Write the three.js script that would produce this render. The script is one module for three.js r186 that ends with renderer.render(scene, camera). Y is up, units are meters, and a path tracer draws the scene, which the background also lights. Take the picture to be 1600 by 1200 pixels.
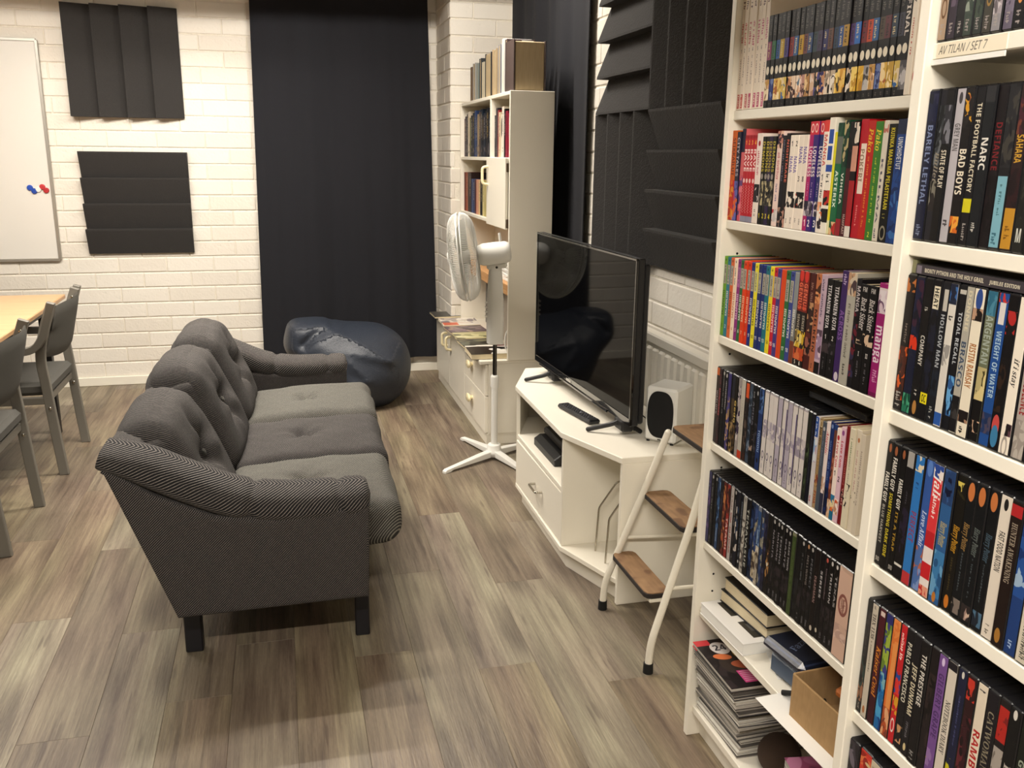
import * as THREE from 'three';
import { mergeGeometries } from 'three/addons/utils/BufferGeometryUtils.js';
import { MarchingCubes } from 'three/addons/objects/MarchingCubes.js';
import { RectAreaLightUniformsLib } from 'three/addons/lights/RectAreaLightUniformsLib.js';

RectAreaLightUniformsLib.init();
const scene = new THREE.Scene();
scene.background = new THREE.Color(0x000000);
const V = (x, y, z) => new THREE.Vector3(x, y, z);

// ---------- camera ----------
const camera = new THREE.PerspectiveCamera(2 * Math.atan(600 / 1394.1) * 180 / Math.PI, 4 / 3, 0.05, 40);
camera.position.set(0, 1.5, 0);
{
  const right = V(0.969, 0.012, 0.248), down = V(-0.051, -0.969, 0.244), fwd = V(0.243, -0.248, -0.938);
  const m = new THREE.Matrix4().makeBasis(right.normalize(), down.normalize().negate(), fwd.normalize().negate());
  camera.quaternion.setFromRotationMatrix(m).normalize();
}
scene.add(camera);

// ---------- renderer and exposure ----------
const renderer = new THREE.WebGLRenderer({ antialias: true });
renderer.toneMapping = THREE.LinearToneMapping;
renderer.toneMappingExposure = 1.0;
renderer.outputColorSpace = THREE.SRGBColorSpace;
renderer.shadowMap.enabled = true;

// ---------- ceiling lamps: [x centre, z, length, radiance] ----------
const LAMP_COLOR = new THREE.Color().setRGB(1, 0.925, 0.825);
const LAMP_Y = 2.65;
// x centre, z, tube length, radiance, half width of the housing, drop of its skirts and added light-cutting fins, place
const LAMPS = [
  [-1.5, -4.35, 1.2, 740, 0.25, 0.05, true, 'above the dining table'],
  [-0.2, -4.35, 1.2, 740, 0.25, 0.05, true, 'between table lamp and hutch'],
  [0.78, -4.45, 0.5, 850, 0.25, 0.05, false, 'next to the hutch, shorter than the others'],
  [-0.45, -3.6, 1.2, 600, 0.2, 0.05, true, 'above the sofa'],
  [-0.35, 0.25, 1.5, 1080, 0.15, 0.07, false, 'above the near bookcase aisle'],
];

// ---------- seeded random and noise ----------
function rng(seed) { let s = seed >>> 0; return () => { s = (s + 0x6d2b79f5) | 0; let t = Math.imul(s ^ (s >>> 15), 1 | s); t = (t + Math.imul(t ^ (t >>> 7), 61 | t)) ^ t; return ((t ^ (t >>> 14)) >>> 0) / 4294967296; }; }
function hash2(x, y, s) { let h = (Math.imul(x, 374761393) + Math.imul(y, 668265263) + Math.imul(s, 974711)) | 0; h = Math.imul(h ^ (h >>> 13), 1274126177); return ((h ^ (h >>> 16)) >>> 0) / 4294967296; }
function vnoise(x, y, px, py, s) { // periodic value noise
  const xi = Math.floor(x), yi = Math.floor(y), fx = x - xi, fy = y - yi;
  const u = fx * fx * (3 - 2 * fx), v = fy * fy * (3 - 2 * fy), m = (a, b) => ((a % b) + b) % b;
  const a = hash2(m(xi, px), m(yi, py), s), b = hash2(m(xi + 1, px), m(yi, py), s), c = hash2(m(xi, px), m(yi + 1, py), s), d = hash2(m(xi + 1, px), m(yi + 1, py), s);
  return a + (b - a) * u + (c - a) * v + (a - b - c + d) * u * v;
}
function dataTex(w, h, f, srgb, rx, ry) {
  const d = new Uint8Array(w * h * 4);
  for (let y = 0; y < h; y++) for (let x = 0; x < w; x++) { const c = f(x / w, y / h), i = (y * w + x) * 4; d[i] = c[0]; d[i + 1] = c[1]; d[i + 2] = c[2]; d[i + 3] = 255; }
  const t = new THREE.DataTexture(d, w, h); t.wrapS = t.wrapT = THREE.RepeatWrapping; t.magFilter = THREE.LinearFilter; t.minFilter = THREE.LinearMipmapLinearFilter; t.generateMipmaps = true;
  if (srgb) t.colorSpace = THREE.SRGBColorSpace;
  t.repeat.set(rx, ry); t.needsUpdate = true; return t;
}
const clamp = (x, a, b) => Math.max(a, Math.min(b, x));
const sstep = (a, b, x) => { const t = clamp((x - a) / (b - a), 0, 1); return t * t * (3 - 2 * t); };
const lerp3 = (a, b, t) => [a[0] + (b[0] - a[0]) * t, a[1] + (b[1] - a[1]) * t, a[2] + (b[2] - a[2]) * t];

// ---------- textures (uv in metres) ----------
function plankTex(seed) { // one tile = 0.36 m across, 1.3 m along
  const cuts = [0, 0.17, 0.41, 0.62, 0.8, 1];
  return dataTex(384, 704, (u, v) => {
    const n = (fx, fy, s) => vnoise(u * fx, v * fy, fx, fy, s + seed);
    const warp = (n(5, 6, 90) - 0.5) * 0.7;
    const uu = u + (n(12, 5, 77) - 0.5) * 0.03; let c = 0; while (c < 4 && uu > cuts[c + 1]) c++;
    const strip = vnoise(c * 3.7 + 0.5, v * 4, 64, 4, 31 + seed) * 0.6 + vnoise(c * 5.3 + 0.5, v * 9, 64, 9, 35 + seed) * 0.4;
    let t = 0.34 * strip + 0.2 * n(6, 4, 2) + 0.22 * vnoise(u * 30 + warp, v * 6, 30, 6, 3 + seed) + 0.13 * vnoise(u * 70 + warp * 2, v * 9, 70, 9, 4 + seed) + 0.13 * n(170, 16, 5) + 0.1 * n(190, 80, 6);
    t = (t - 0.56) * 1.75 + 0.5;
    const dark = sstep(0.66, 0.9, vnoise(u * 44 + warp, v * 12, 44, 12, 7 + seed)) * sstep(0.5, 0.8, n(6, 5, 8));
    const tone = n(4, 4, 9);
    let k = t < 0.5 ? lerp3([93, 82, 71], [127, 116, 100], clamp(t * 2, 0, 1)) : lerp3([127, 116, 100], [158, 148, 127], clamp(t * 2 - 1, 0, 1));
    k = lerp3(k, [80, 68, 60], dark * 0.45);
    k = [k[0] + (tone - 0.5) * 6, k[1] + (tone - 0.5) * 12, k[2] + (tone - 0.5) * 6];
    return k.map((x) => clamp(x, 20, 235));
  }, true, 1 / 0.36, 1 / 1.3);
}
const TX = {
  plank: [plankTex(11), plankTex(57), plankTex(93)],
  plankBump: dataTex(256, 256, (u, v) => { const g = 255 * (0.6 * vnoise(u * 90, v * 10, 90, 10, 3) + 0.4 * vnoise(u * 120, v * 40, 120, 40, 4)); return [g, g, g]; }, false, 1 / 0.3, 1 / 0.6),
  brickBump: dataTex(256, 256, (u, v) => { let g = 0.45 * vnoise(u * 14, v * 14, 14, 14, 1) + 0.35 * vnoise(u * 45, v * 45, 45, 45, 2) + 0.3 * vnoise(u * 100, v * 100, 100, 100, 5); const pit = vnoise(u * 38, v * 38, 38, 38, 9); if (pit > 0.86) g -= (pit - 0.86) * 5; g = clamp(g, 0, 1) * 255; return [g, g, g]; }, false, 1 / 0.5, 1 / 0.5),
  foamBump: dataTex(256, 256, (u, v) => { const g = 255 * (0.5 * vnoise(u * 120, v * 120, 120, 120, 3) + 0.5 * vnoise(u * 60, v * 60, 60, 60, 4)); return [g, g, g]; }, false, 1 / 0.25, 1 / 0.25),
  stripe: null,
  leatherBump: dataTex(256, 256, (u, v) => { const g = 255 * (0.5 * vnoise(u * 90, v * 90, 90, 90, 3) + 0.5 * vnoise(u * 9, v * 9, 9, 9, 4)); return [g, g, g]; }, false, 1 / 0.3, 1 / 0.3),
  cloth: dataTex(128, 128, (u, v) => { const a = 0.5 + 0.5 * Math.sin(u * Math.PI * 2 * 32), b = 0.5 + 0.5 * Math.sin(v * Math.PI * 2 * 32); const g = 205 + 30 * (a * b) + 20 * (vnoise(u * 64, v * 64, 64, 64, 5) - 0.5); return [g, g, g]; }, true, 1 / 0.06, 1 / 0.06),
  wood: dataTex(256, 256, (u, v) => { const w = (vnoise(u * 3, v * 6, 3, 6, 1) - 0.5) * 1.2; const t = 0.55 * vnoise(u * 5 + w, v * 60 + w * 3, 5, 60, 2) + 0.45 * vnoise(u * 9, v * 120, 9, 120, 3); return [204 + (t - 0.5) * 30, 162 + (t - 0.5) * 34, 119 + (t - 0.5) * 34]; }, true, 1 / 0.8, 1 / 0.4),
  stepTop: dataTex(256, 256, (u, v) => { let t = 0.5 * vnoise(u * 40, v * 6, 40, 6, 2) + 0.5 * vnoise(u * 12, v * 12, 12, 12, 3); const st = sstep(0.72, 0.85, vnoise(u * 7, v * 9, 7, 9, 14)); let c = lerp3([122, 92, 64], [160, 126, 90], t); c = lerp3(c, [92, 62, 42], st * 0.55); return c; }, true, 1 / 0.3, 1 / 0.3),
  cardboard: dataTex(128, 128, (u, v) => { const t = vnoise(u * 40, v * 8, 40, 8, 2) * 0.6 + vnoise(u * 16, v * 16, 16, 16, 7) * 0.4; return [158 + t * 16, 126 + t * 14, 84 + t * 12]; }, true, 1 / 0.15, 1 / 0.15),
  pages: dataTex(64, 64, (u, v) => { const t = vnoise(u * 4, v * 64, 4, 64, 2); return [214 + t * 28, 200 + t * 26, 166 + t * 26]; }, true, 1 / 0.05, 1 / 0.02),
  oldPages: dataTex(64, 64, (u, v) => { const t = vnoise(u * 64, v * 4, 64, 4, 2); return [160 + t * 30, 143 + t * 26, 110 + t * 26]; }, true, 1 / 0.03, 1 / 0.2),
  magEdges: dataTex(16, 128, (u, v) => { const t = hash2(0, Math.floor(v * 128 / 3), 5); const g = 120 + t * 115; return [g, g * 0.97, g * 0.92]; }, true, 1, 1 / 0.03),
};
function stripeTex(dark, light, dutyA, dutyB) { // diagonal wale, tile 0.0764 m, eight wales
  return dataTex(128, 128, (u, v) => {
    let p = (u - v) * 8; p -= Math.floor(p);
    const k = sstep(dutyA, dutyA + 0.12, p) * (1 - sstep(dutyB, dutyB + 0.12, p));
    const n = 0.8 + 0.4 * vnoise(u * 64, v * 64, 64, 64, 3);
    return lerp3(dark, light, k).map((x) => clamp(x * n, 0, 255));
  }, true, 1 / 0.0764, 1 / 0.0764);
}
TX.stripe = stripeTex([24, 23, 25], [132, 125, 119], 0.44, 0.7);
TX.stripeSheen = stripeTex([44, 43, 41], [134, 131, 122], 0.32, 0.74);  // lighter copy of the fabric: sheen of the reversed nap put into the colour
TX.stripeBump = dataTex(128, 128, (u, v) => { let p = (u - v) * 8; p -= Math.floor(p); const g = 255 * (0.5 - 0.5 * Math.cos(p * Math.PI * 2)); return [g, g, g]; }, false, 1 / 0.0764, 1 / 0.0764);

// ---------- materials ----------
const std = (o) => new THREE.MeshStandardMaterial(o), phy = (o) => new THREE.MeshPhysicalMaterial(o);
const MT = {
  planks: [], brick: std({ color: 0xebe5da, roughness: 0.55, bumpMap: TX.brickBump, bumpScale: 0.0012 }),
  brickB: std({ color: 0xe6dfd3, roughness: 0.6, bumpMap: TX.brickBump, bumpScale: 0.0016 }),
  mortar: std({ color: 0xe9e2d4, roughness: 0.75, bumpMap: TX.brickBump, bumpScale: 0.005 }),
  plaster: std({ color: 0x98938a, roughness: 0.85 }),
  trim: std({ color: 0xf0ebdd, roughness: 0.45 }),
  foam: std({ color: 0x302e2d, roughness: 0.95, bumpMap: TX.foamBump, bumpScale: 0.0015 }),
  curtain: std({ color: 0x1b1c24, roughness: 0.92, map: TX.cloth }),
  white: std({ color: 0xf2ecdd, roughness: 0.42 }),
  whiteSatin: std({ color: 0xebe6d8, roughness: 0.3 }),
  cream: std({ color: 0xf3e6bd, roughness: 0.35 }),
  whiteMetal: phy({ color: 0xece6d6, roughness: 0.35, clearcoat: 0.4, clearcoatRoughness: 0.3 }),
  plasticWhite: std({ color: 0xe9e8e2, roughness: 0.35 }),
  fanBlade: phy({ color: 0xdcdcd6, roughness: 0.3, transmission: 0.35, thickness: 0 }),
  board: phy({ color: 0xe6e3dc, roughness: 0.3 }),
  alu: std({ color: 0xb9b6ae, roughness: 0.4, metalness: 0.7 }),
  chrome: std({ color: 0xb8b2a6, roughness: 0.2, metalness: 1 }),
  darkChrome: std({ color: 0x55524f, roughness: 0.25, metalness: 1 }),
  black: std({ color: 0x121214, roughness: 0.45 }),
  blackGloss: phy({ color: 0x08080a, roughness: 0.12, clearcoat: 1, clearcoatRoughness: 0.03 }),
  screen: phy({ color: 0x040405, roughness: 0.04, ior: 1.15 }),
  blackWood: std({ color: 0x15141a, roughness: 0.4 }),
  rubber: std({ color: 0x0e0e0e, roughness: 0.8 }),
  stripe: std({ map: TX.stripe, roughness: 0.95, bumpMap: TX.stripeBump, bumpScale: 0.0008 }),
  stripeSheen: std({ map: TX.stripeSheen, roughness: 0.95, bumpMap: TX.stripeBump, bumpScale: 0.0008 }),
  leather: phy({ color: 0x2a303b, roughness: 0.46, bumpMap: TX.leatherBump, bumpScale: 0.0016 }),
  chairPaint: std({ color: 0x77736a, roughness: 0.5 }),
  chairFabric: std({ color: 0x6a6862, roughness: 0.95, map: TX.cloth }),
  birch: std({ map: TX.wood, roughness: 0.4 }),
  oak: std({ color: 0xf4ead8, roughness: 0.55, map: TX.wood }),
  stepTop: std({ map: TX.stepTop, roughness: 0.7 }),
  stepEdge: std({ color: 0x2a2320, roughness: 0.8 }),
  cardboard: std({ map: TX.cardboard, roughness: 0.9 }),
  pages: std({ map: TX.pages, roughness: 0.9 }),
  oldPages: std({ map: TX.oldPages, roughness: 0.9 }),
  magEdges: std({ map: TX.magEdges, roughness: 0.8 }),
  paper: std({ color: 0xf0eee8, roughness: 0.8 }),
  caseBlack: phy({ color: 0x151518, roughness: 0.25 }),
  radiator: std({ color: 0xe6e1d5, roughness: 0.4 }),
  grille: std({ color: 0x0b0b0c, roughness: 0.9 }),
};
for (const t of TX.plank) for (const c of [0xffffff, 0xf0ece8, 0xe6e1dc, 0xfaf3e8]) MT.planks.push(std({ map: t, color: c, roughness: 0.48, bumpMap: TX.plankBump, bumpScale: 0.0006 }));
const fine = (t, k) => { const c = t.clone(); c.repeat.set(1 / k, 1 / k); c.needsUpdate = true; return c; };
MT.stripeFine = std({ map: fine(TX.stripe, 0.06), roughness: 0.95, bumpMap: fine(TX.stripeBump, 0.06), bumpScale: 0.0006 });
MT.stripeWide = std({ map: fine(TX.stripe, 0.088), roughness: 0.95, bumpMap: fine(TX.stripeBump, 0.088), bumpScale: 0.001 });
const colorMat = (() => { const m = {}; return (hex, rough = 0.5) => (m[hex + '_' + rough] ??= std({ color: hex, roughness: rough })); })();

// ---------- geometry helpers ----------
function uvp(g) { // uv in metres from position, by dominant normal
  if (g.index) g = g.toNonIndexed();
  const p = g.attributes.position, n = g.attributes.normal, uv = new Float32Array(p.count * 2);
  for (let i = 0; i < p.count; i++) {
    const a = Math.abs(n.getX(i)), b = Math.abs(n.getY(i)), c = Math.abs(n.getZ(i));
    const [u, v] = b >= a && b >= c ? [p.getX(i), p.getZ(i)] : a > c ? [p.getZ(i), p.getY(i)] : [p.getX(i), p.getY(i)];
    uv[2 * i] = u; uv[2 * i + 1] = v;
  }
  g.setAttribute('uv', new THREE.BufferAttribute(uv, 2)); return g;
}
function fromTris(pts) {
  const g = new THREE.BufferGeometry(); g.setAttribute('position', new THREE.Float32BufferAttribute(pts, 3)); g.computeVertexNormals(); return g;
}
const cbCache = new Map();
function cb(w, h, d, c = 0.002, jitter = 0, seed = 1) { // box with chamfered edges, 44 triangles
  const key = [w, h, d, c, jitter, seed].map((x) => x.toFixed(5)).join();
  if (cbCache.has(key)) return cbCache.get(key).clone();
  const a = [w / 2, h / 2, d / 2], R = rng(seed * 7919 + 3), cache = {};
  c = Math.min(c, a[0] * 0.9, a[1] * 0.9, a[2] * 0.9);
  const P = (ax, s) => cache[ax + s.join()] ??= [0, 1, 2].map((i) => s[i] * (i === ax ? a[i] : a[i] - c) + (jitter ? (R() - 0.5) * jitter : 0));
  const out = [];
  const tri = (p, q, r) => {
    const m = [0, 1, 2].map((i) => (p[i] + q[i] + r[i]) / 3), u = [0, 1, 2].map((i) => q[i] - p[i]), v = [0, 1, 2].map((i) => r[i] - p[i]);
    const n = [u[1] * v[2] - u[2] * v[1], u[2] * v[0] - u[0] * v[2], u[0] * v[1] - u[1] * v[0]];
    const k = m.map((x, i) => x / (a[i] * a[i]));
    if (n[0] * k[0] + n[1] * k[1] + n[2] * k[2] >= 0) out.push(...p, ...q, ...r); else out.push(...p, ...r, ...q);
  };
  const S = [-1, 1];
  for (let ax = 0; ax < 3; ax++) for (const s of S) {
    const q = [[-1, -1], [1, -1], [1, 1], [-1, 1]].map(([e, f]) => { const v = [0, 0, 0]; v[ax] = s; v[(ax + 1) % 3] = e; v[(ax + 2) % 3] = f; return P(ax, v); });
    tri(q[0], q[1], q[2]); tri(q[0], q[2], q[3]);
  }
  for (let k = 0; k < 3; k++) for (const si of S) for (const sj of S) {
    const i = (k + 1) % 3, j = (k + 2) % 3, mk = (ax, sk) => { const v = [0, 0, 0]; v[i] = si; v[j] = sj; v[k] = sk; return P(ax, v); };
    const q = [mk(i, -1), mk(i, 1), mk(j, 1), mk(j, -1)]; tri(q[0], q[1], q[2]); tri(q[0], q[2], q[3]);
  }
  for (const x of S) for (const y of S) for (const z of S) tri(P(0, [x, y, z]), P(1, [x, y, z]), P(2, [x, y, z]));
  const g = uvp(fromTris(out)); cbCache.set(key, g); return g.clone();
}
const at = (g, x, y, z, rx = 0, ry = 0, rz = 0) => { if (rx) g.rotateX(rx); if (ry) g.rotateY(ry); if (rz) g.rotateZ(rz); return g.translate(x, y, z); };
const span = (x0, x1, y0, y1, z0, z1, c) => at(cb(x1 - x0, y1 - y0, z1 - z0, c), (x0 + x1) / 2, (y0 + y1) / 2, (z0 + z1) / 2);
const merge = (list) => mergeGeometries(list.map((g) => { g = g.index ? g.toNonIndexed() : g; for (const k of Object.keys(g.attributes)) if (!['position', 'normal', 'uv'].includes(k)) g.deleteAttribute(k); return g; }));
function tube(points, r, seg = 24, rad = 10, tension = 0, closed = false) {
  const c = tension ? new THREE.CatmullRomCurve3(points, closed, 'catmullrom', tension) : new THREE.CatmullRomCurve3(points, closed, 'centripetal');
  return new THREE.TubeGeometry(c, seg, r, rad, closed);
}
function rod(a, b, r, rad = 10) { return new THREE.TubeGeometry(new THREE.LineCurve3(a, b), 1, r, rad, false); }
function bent(points, r, fillet = 0.03, rad = 12) { // pipe with rounded bends and capped ends
  const path = new THREE.CurvePath(); let prev = points[0];
  for (let i = 1; i < points.length; i++) {
    const p = points[i];
    if (i < points.length - 1) {
      const d1 = p.clone().sub(prev), d2 = points[i + 1].clone().sub(p), f = Math.min(fillet, d1.length() * 0.45, d2.length() * 0.45);
      const a = p.clone().sub(d1.setLength(f)), b = p.clone().add(d2.setLength(f));
      path.add(new THREE.LineCurve3(prev, a)); path.add(new THREE.QuadraticBezierCurve3(a, p, b)); prev = b;
    } else path.add(new THREE.LineCurve3(prev, p));
  }
  const n = points.length, caps = [points[0], points[n - 1]].map((p) => new THREE.SphereGeometry(r * 0.999, rad, 6).translate(p.x, p.y, p.z));
  return merge([new THREE.TubeGeometry(path, 14 * n, r, rad, false), ...caps]);
}
function poly(pts, depth, bevel = 0.002, seg = 1) { // outline in x,y extruded along z from 0 to depth
  const s = new THREE.Shape(pts.map(([x, y]) => new THREE.Vector2(x, y)));
  const g = new THREE.ExtrudeGeometry(s, { depth: depth - 2 * bevel, bevelEnabled: bevel > 0, bevelThickness: bevel, bevelSize: bevel, bevelOffset: -bevel, bevelSegments: seg, curveSegments: 12 });
  g.translate(0, 0, bevel); return uvp(g);
}
const plan = (pts, y, h, bevel) => { const g = poly(pts.map(([x, z]) => [x, -z]), h, bevel); g.rotateX(-Math.PI / 2); g.translate(0, y, 0); return uvp(g); }; // outline in x,z extruded up

// ---------- scene graph helpers ----------
const used = new Map();
function numbered(name) { const k = used.get(name) || 0; used.set(name, k + 1); return k ? name + '_' + String(k).padStart(3, '0') : name; }
function part(name, geo, mat, parent, label) {
  const m = new THREE.Mesh(geo, mat); m.name = name; m.castShadow = m.receiveShadow = true; if (label) m.userData.label = label; parent.add(m); return m;
}
function thing(name, label, category, pos = [0, 0, 0], turn = 0, group) {
  const o = new THREE.Group(); o.name = numbered(name); o.position.set(...pos); o.rotation.y = turn; o.userData = { label, category }; if (group) o.userData.group = group; scene.add(o); return o;
}
function single(name, geo, mat, label, category, pos = [0, 0, 0], turn = 0, group) {
  const o = new THREE.Mesh(geo, mat); o.name = numbered(name); o.position.set(...pos); o.rotation.y = turn; o.castShadow = o.receiveShadow = true; o.userData = { label, category }; if (group) o.userData.group = group; scene.add(o); return o;
}
function struct(name, label, category) { const o = new THREE.Group(); o.name = name; o.userData = { kind: 'structure', label, category }; scene.add(o); return o; }
const ORD = ['', 'first', 'second', 'third', 'fourth', 'fifth', 'sixth', 'seventh', 'eighth', 'ninth', 'tenth', 'eleventh', 'twelfth', 'thirteenth', 'fourteenth', 'fifteenth', 'sixteenth', 'seventeenth', 'eighteenth', 'nineteenth', 'twentieth'];
const TENS = { 2: 'twenty', 3: 'thirty', 4: 'forty' };
const ordinal = (n) => n <= 20 ? ORD[n] : n % 10 === 0 ? { 30: 'thirtieth', 40: 'fortieth' }[n] : TENS[Math.floor(n / 10)] + '-' + ORD[n % 10];

// ================= SETTING =================
// floor: planks along z
{
  const floor = struct('floor', 'grey brown wood-look plank floor', 'floor');
  part('subfloor', span(-3.4, 1.6, -0.12, -0.006, -6.35, 2.2, 0.001), colorMat(0x4a4038, 0.9), floor);
  const W = 0.178, L = 1.21, R = rng(5), variants = {};
  const stuff = [];
  for (let i = -19; i < 9; i++) {
    const x0 = -0.2 + i * W, off = ((i * 0.437) % 1 + 1) % 1 * L + (i === -1 ? 0 : 0);
    for (let k = -1; k < 8; k++) {
      let z1 = 2.2 - off + L - k * L, z0 = z1 - L;
      if (i === -1) { z1 = -2.37 + (3 - k) * L; z0 = z1 - L; }
      z1 = Math.min(z1, 2.2); z0 = Math.max(z0, -6.35);
      if (z1 - z0 < 0.05 || x0 > 1.5) continue;
      const g = at(cb(W - 0.0006, 0.006, z1 - z0 - 0.0006, 0.0004), x0 + W / 2, -0.003, (z0 + z1) / 2);
      const ou = R() * 0.36, ov = R() * 1.3, uv = g.attributes.uv;
      for (let q = 0; q < uv.count; q++) uv.setXY(q, uv.getX(q) + ou + i * 0.171, uv.getY(q) + ov);
      const m = MT.planks[Math.floor(R() * MT.planks.length)];
      if (z0 > -0.9 || x0 < -1.9) (variants[m.uuid] ??= { m, l: [] }).l.push(g); else part('plank', g, m, floor);
    }
  }
  let q = 0;
  for (const k in variants) { const p = part('outer_planks', merge(variants[k].l), variants[k].m, floor); p.userData.kind = 'stuff'; q++; }
}
// bricks
const COURSE = 0.0977, BL = 0.29;
const brickGeo = new Map();
function brickMesh(len, axis, v) { const k = len.toFixed(3) + axis + v; if (!brickGeo.has(k)) { let g = cb(len, COURSE - 0.0075, 0.03, 0.004, 0.0016, v + 1); if (axis) g.rotateY(Math.PI / 2); const uv = g.attributes.uv; for (let i = 0; i < uv.count; i++) uv.setXY(i, uv.getX(i) + v * 0.137, uv.getY(i) + v * 0.219); brickGeo.set(k, g); } return brickGeo.get(k); }
function brickWall(parent, axis, a0, a1, plane, sign, y0, y1, skip, seed) { // axis 0: along x at z = plane; 1: along z at x = plane
  const R = rng(seed), rows = [];
  for (let r = -1; r < 29; r++) {
    const yb = 0.053 + r * COURSE, yc = yb + COURSE / 2; if (yc < y0 || yc > y1) continue;
    for (let s = a0 - (r & 1 ? BL / 2 : 0); s < a1 - 0.01; s += BL) {
      const b0 = Math.max(s, a0), b1 = Math.min(s + BL, a1); if (b1 - b0 < 0.03) continue;
      const c = (b0 + b1) / 2; if (skip && skip(c, yc)) { R(); R(); continue; }
      const m = new THREE.Mesh(brickMesh(b1 - b0 - 0.0035, axis, Math.floor(R() * 4)), R() < 0.6 ? MT.brick : MT.brickB);
      const off = plane - sign * (0.015 - 0.001 * R());
      m.position.set(axis ? off : c, yc, axis ? c : off); m.name = 'brick'; m.castShadow = m.receiveShadow = true; parent.add(m);
    }
  }
}
{
  const w = struct('wall_back', 'white painted brick wall behind the sofa', 'wall');
  part('masonry', span(-3.4, 1.6, -0.02, 2.8, -6.5, -6.185, 0.001), MT.mortar, w);
  brickWall(w, 0, -2.03, 1.06, -6.18, 1, 0.08, 2.75, (x, y) => (x > 0.02 && x < 0.95) || (x > -1.12 && x < -0.62 && ((y > 0.95 && y < 1.4) || (y > 1.78 && y < 2.26))) || (x < -1.55 && y > 0.92 && y < 2.05), 21);
  const r = struct('wall_right', 'white painted brick wall behind the television', 'wall');
  part('masonry', span(1.4645, 1.7, -0.02, 2.8, -6.4, 2.3, 0.001), MT.mortar, r);
  brickWall(r, 1, -5.68, -2.0, 1.46, -1, 0.05, 2.75, (z, y) => z < -4.35 || y < 0.55 || (z > -3.72 && z < -2.9 && y > 1.2 && y < 2.15) || z > -2.3, 33);
  const p = struct('wall_pillar', 'white painted brick pillar left of the tall hutch', 'pillar');
  part('masonry', span(1.065, 1.5, -0.02, 2.8, -6.3, -5.705, 0.001), MT.mortar, p);
  brickWall(p, 0, 1.06, 1.5, -5.7, 1, 0.3, 2.75, (x, y) => x > 1.2 && y < 1.6, 45);
  brickWall(p, 1, -6.18, -5.7, 1.06, -1, 0.3, 2.75, null, 49);
  const l = struct('wall_left', 'plain grey wall left of the table', 'wall'); part('plaster', span(-3.6, -3.4, -0.02, 2.8, -6.4, 2.3, 0.001), MT.plaster, l);
  const n = struct('wall_near', 'plain grey wall behind the camera', 'wall'); part('plaster', span(-3.6, 1.7, -0.02, 2.8, 2.2, 2.4, 0.001), MT.plaster, n);
  const c = struct('ceiling', 'plain grey ceiling', 'ceiling'); part('plaster', span(-3.6, 1.7, 2.78, 2.95, -6.5, 2.4, 0.001), MT.plaster, c);
  const b = struct('baseboard_back', 'cream baseboard along the back wall', 'baseboard'); part('board', span(-3.4, 1.06, 0, 0.058, -6.187, -6.163, 0.003), MT.trim, b);
}
// ceiling lamps: housing, tube, unseen cross fins added to stop light along the tube; the light is the tube seen from its two lower sides
for (const [x, z, len, L, hw, s, fins, where] of LAMPS) {
  const o = thing('ceiling_light', 'fluorescent ceiling lamp ' + where, 'ceiling lamp', [x, LAMP_Y, z]), h = len / 2 + 0.05, hm = colorMat(0x8a8781, 0.7), e = fins ? -s : 0.02;
  part('housing', merge([span(-h, h, 0.055, 0.075, -hw, hw, 0.002), span(-h - 0.004, h + 0.004, -s, 0.075, -hw - 0.004, -hw, 0.001), span(-h - 0.004, h + 0.004, -s, 0.075, hw, hw + 0.004, 0.001), span(-h - 0.004, -h, e, 0.075, -hw, hw, 0.001), span(h, h + 0.004, e, 0.075, -hw, hw, 0.001)]), hm, o);
  part('ceiling_mount', merge([-1, 1].map((d) => span(d * len * 0.3 - 0.03, d * len * 0.3 + 0.03, 0.075, 2.78 - LAMP_Y, -0.03, 0.03, 0.001))), hm, o);
  part('tube', new THREE.CylinderGeometry(0.008, 0.008, len, 16).rotateZ(Math.PI / 2).translate(0, 0.0085, 0), std({ color: 0xffffff, emissive: LAMP_COLOR, emissiveIntensity: 4 }), o);
  if (fins) for (let k = 0.5, n = Math.round((len + 0.1) / 0.085); k < n; k++) part('added_louvre_fin', span(-0.001, 0.001, -s, -0.011, -hw, hw, 0.0003).translate(-h + (2 * h) * k / n, 0, 0), hm, o);
  for (const d of [-1, 1]) {
    const a = new THREE.RectAreaLight(LAMP_COLOR, L, len, 0.014); a.name = 'tube_light'; a.position.set(0, -0.003, d * 0.007);
    a.quaternion.setFromUnitVectors(V(0, 0, -1), V(0, -1, d).normalize()); a.castShadow = true; o.add(a);
  }
}
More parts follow.
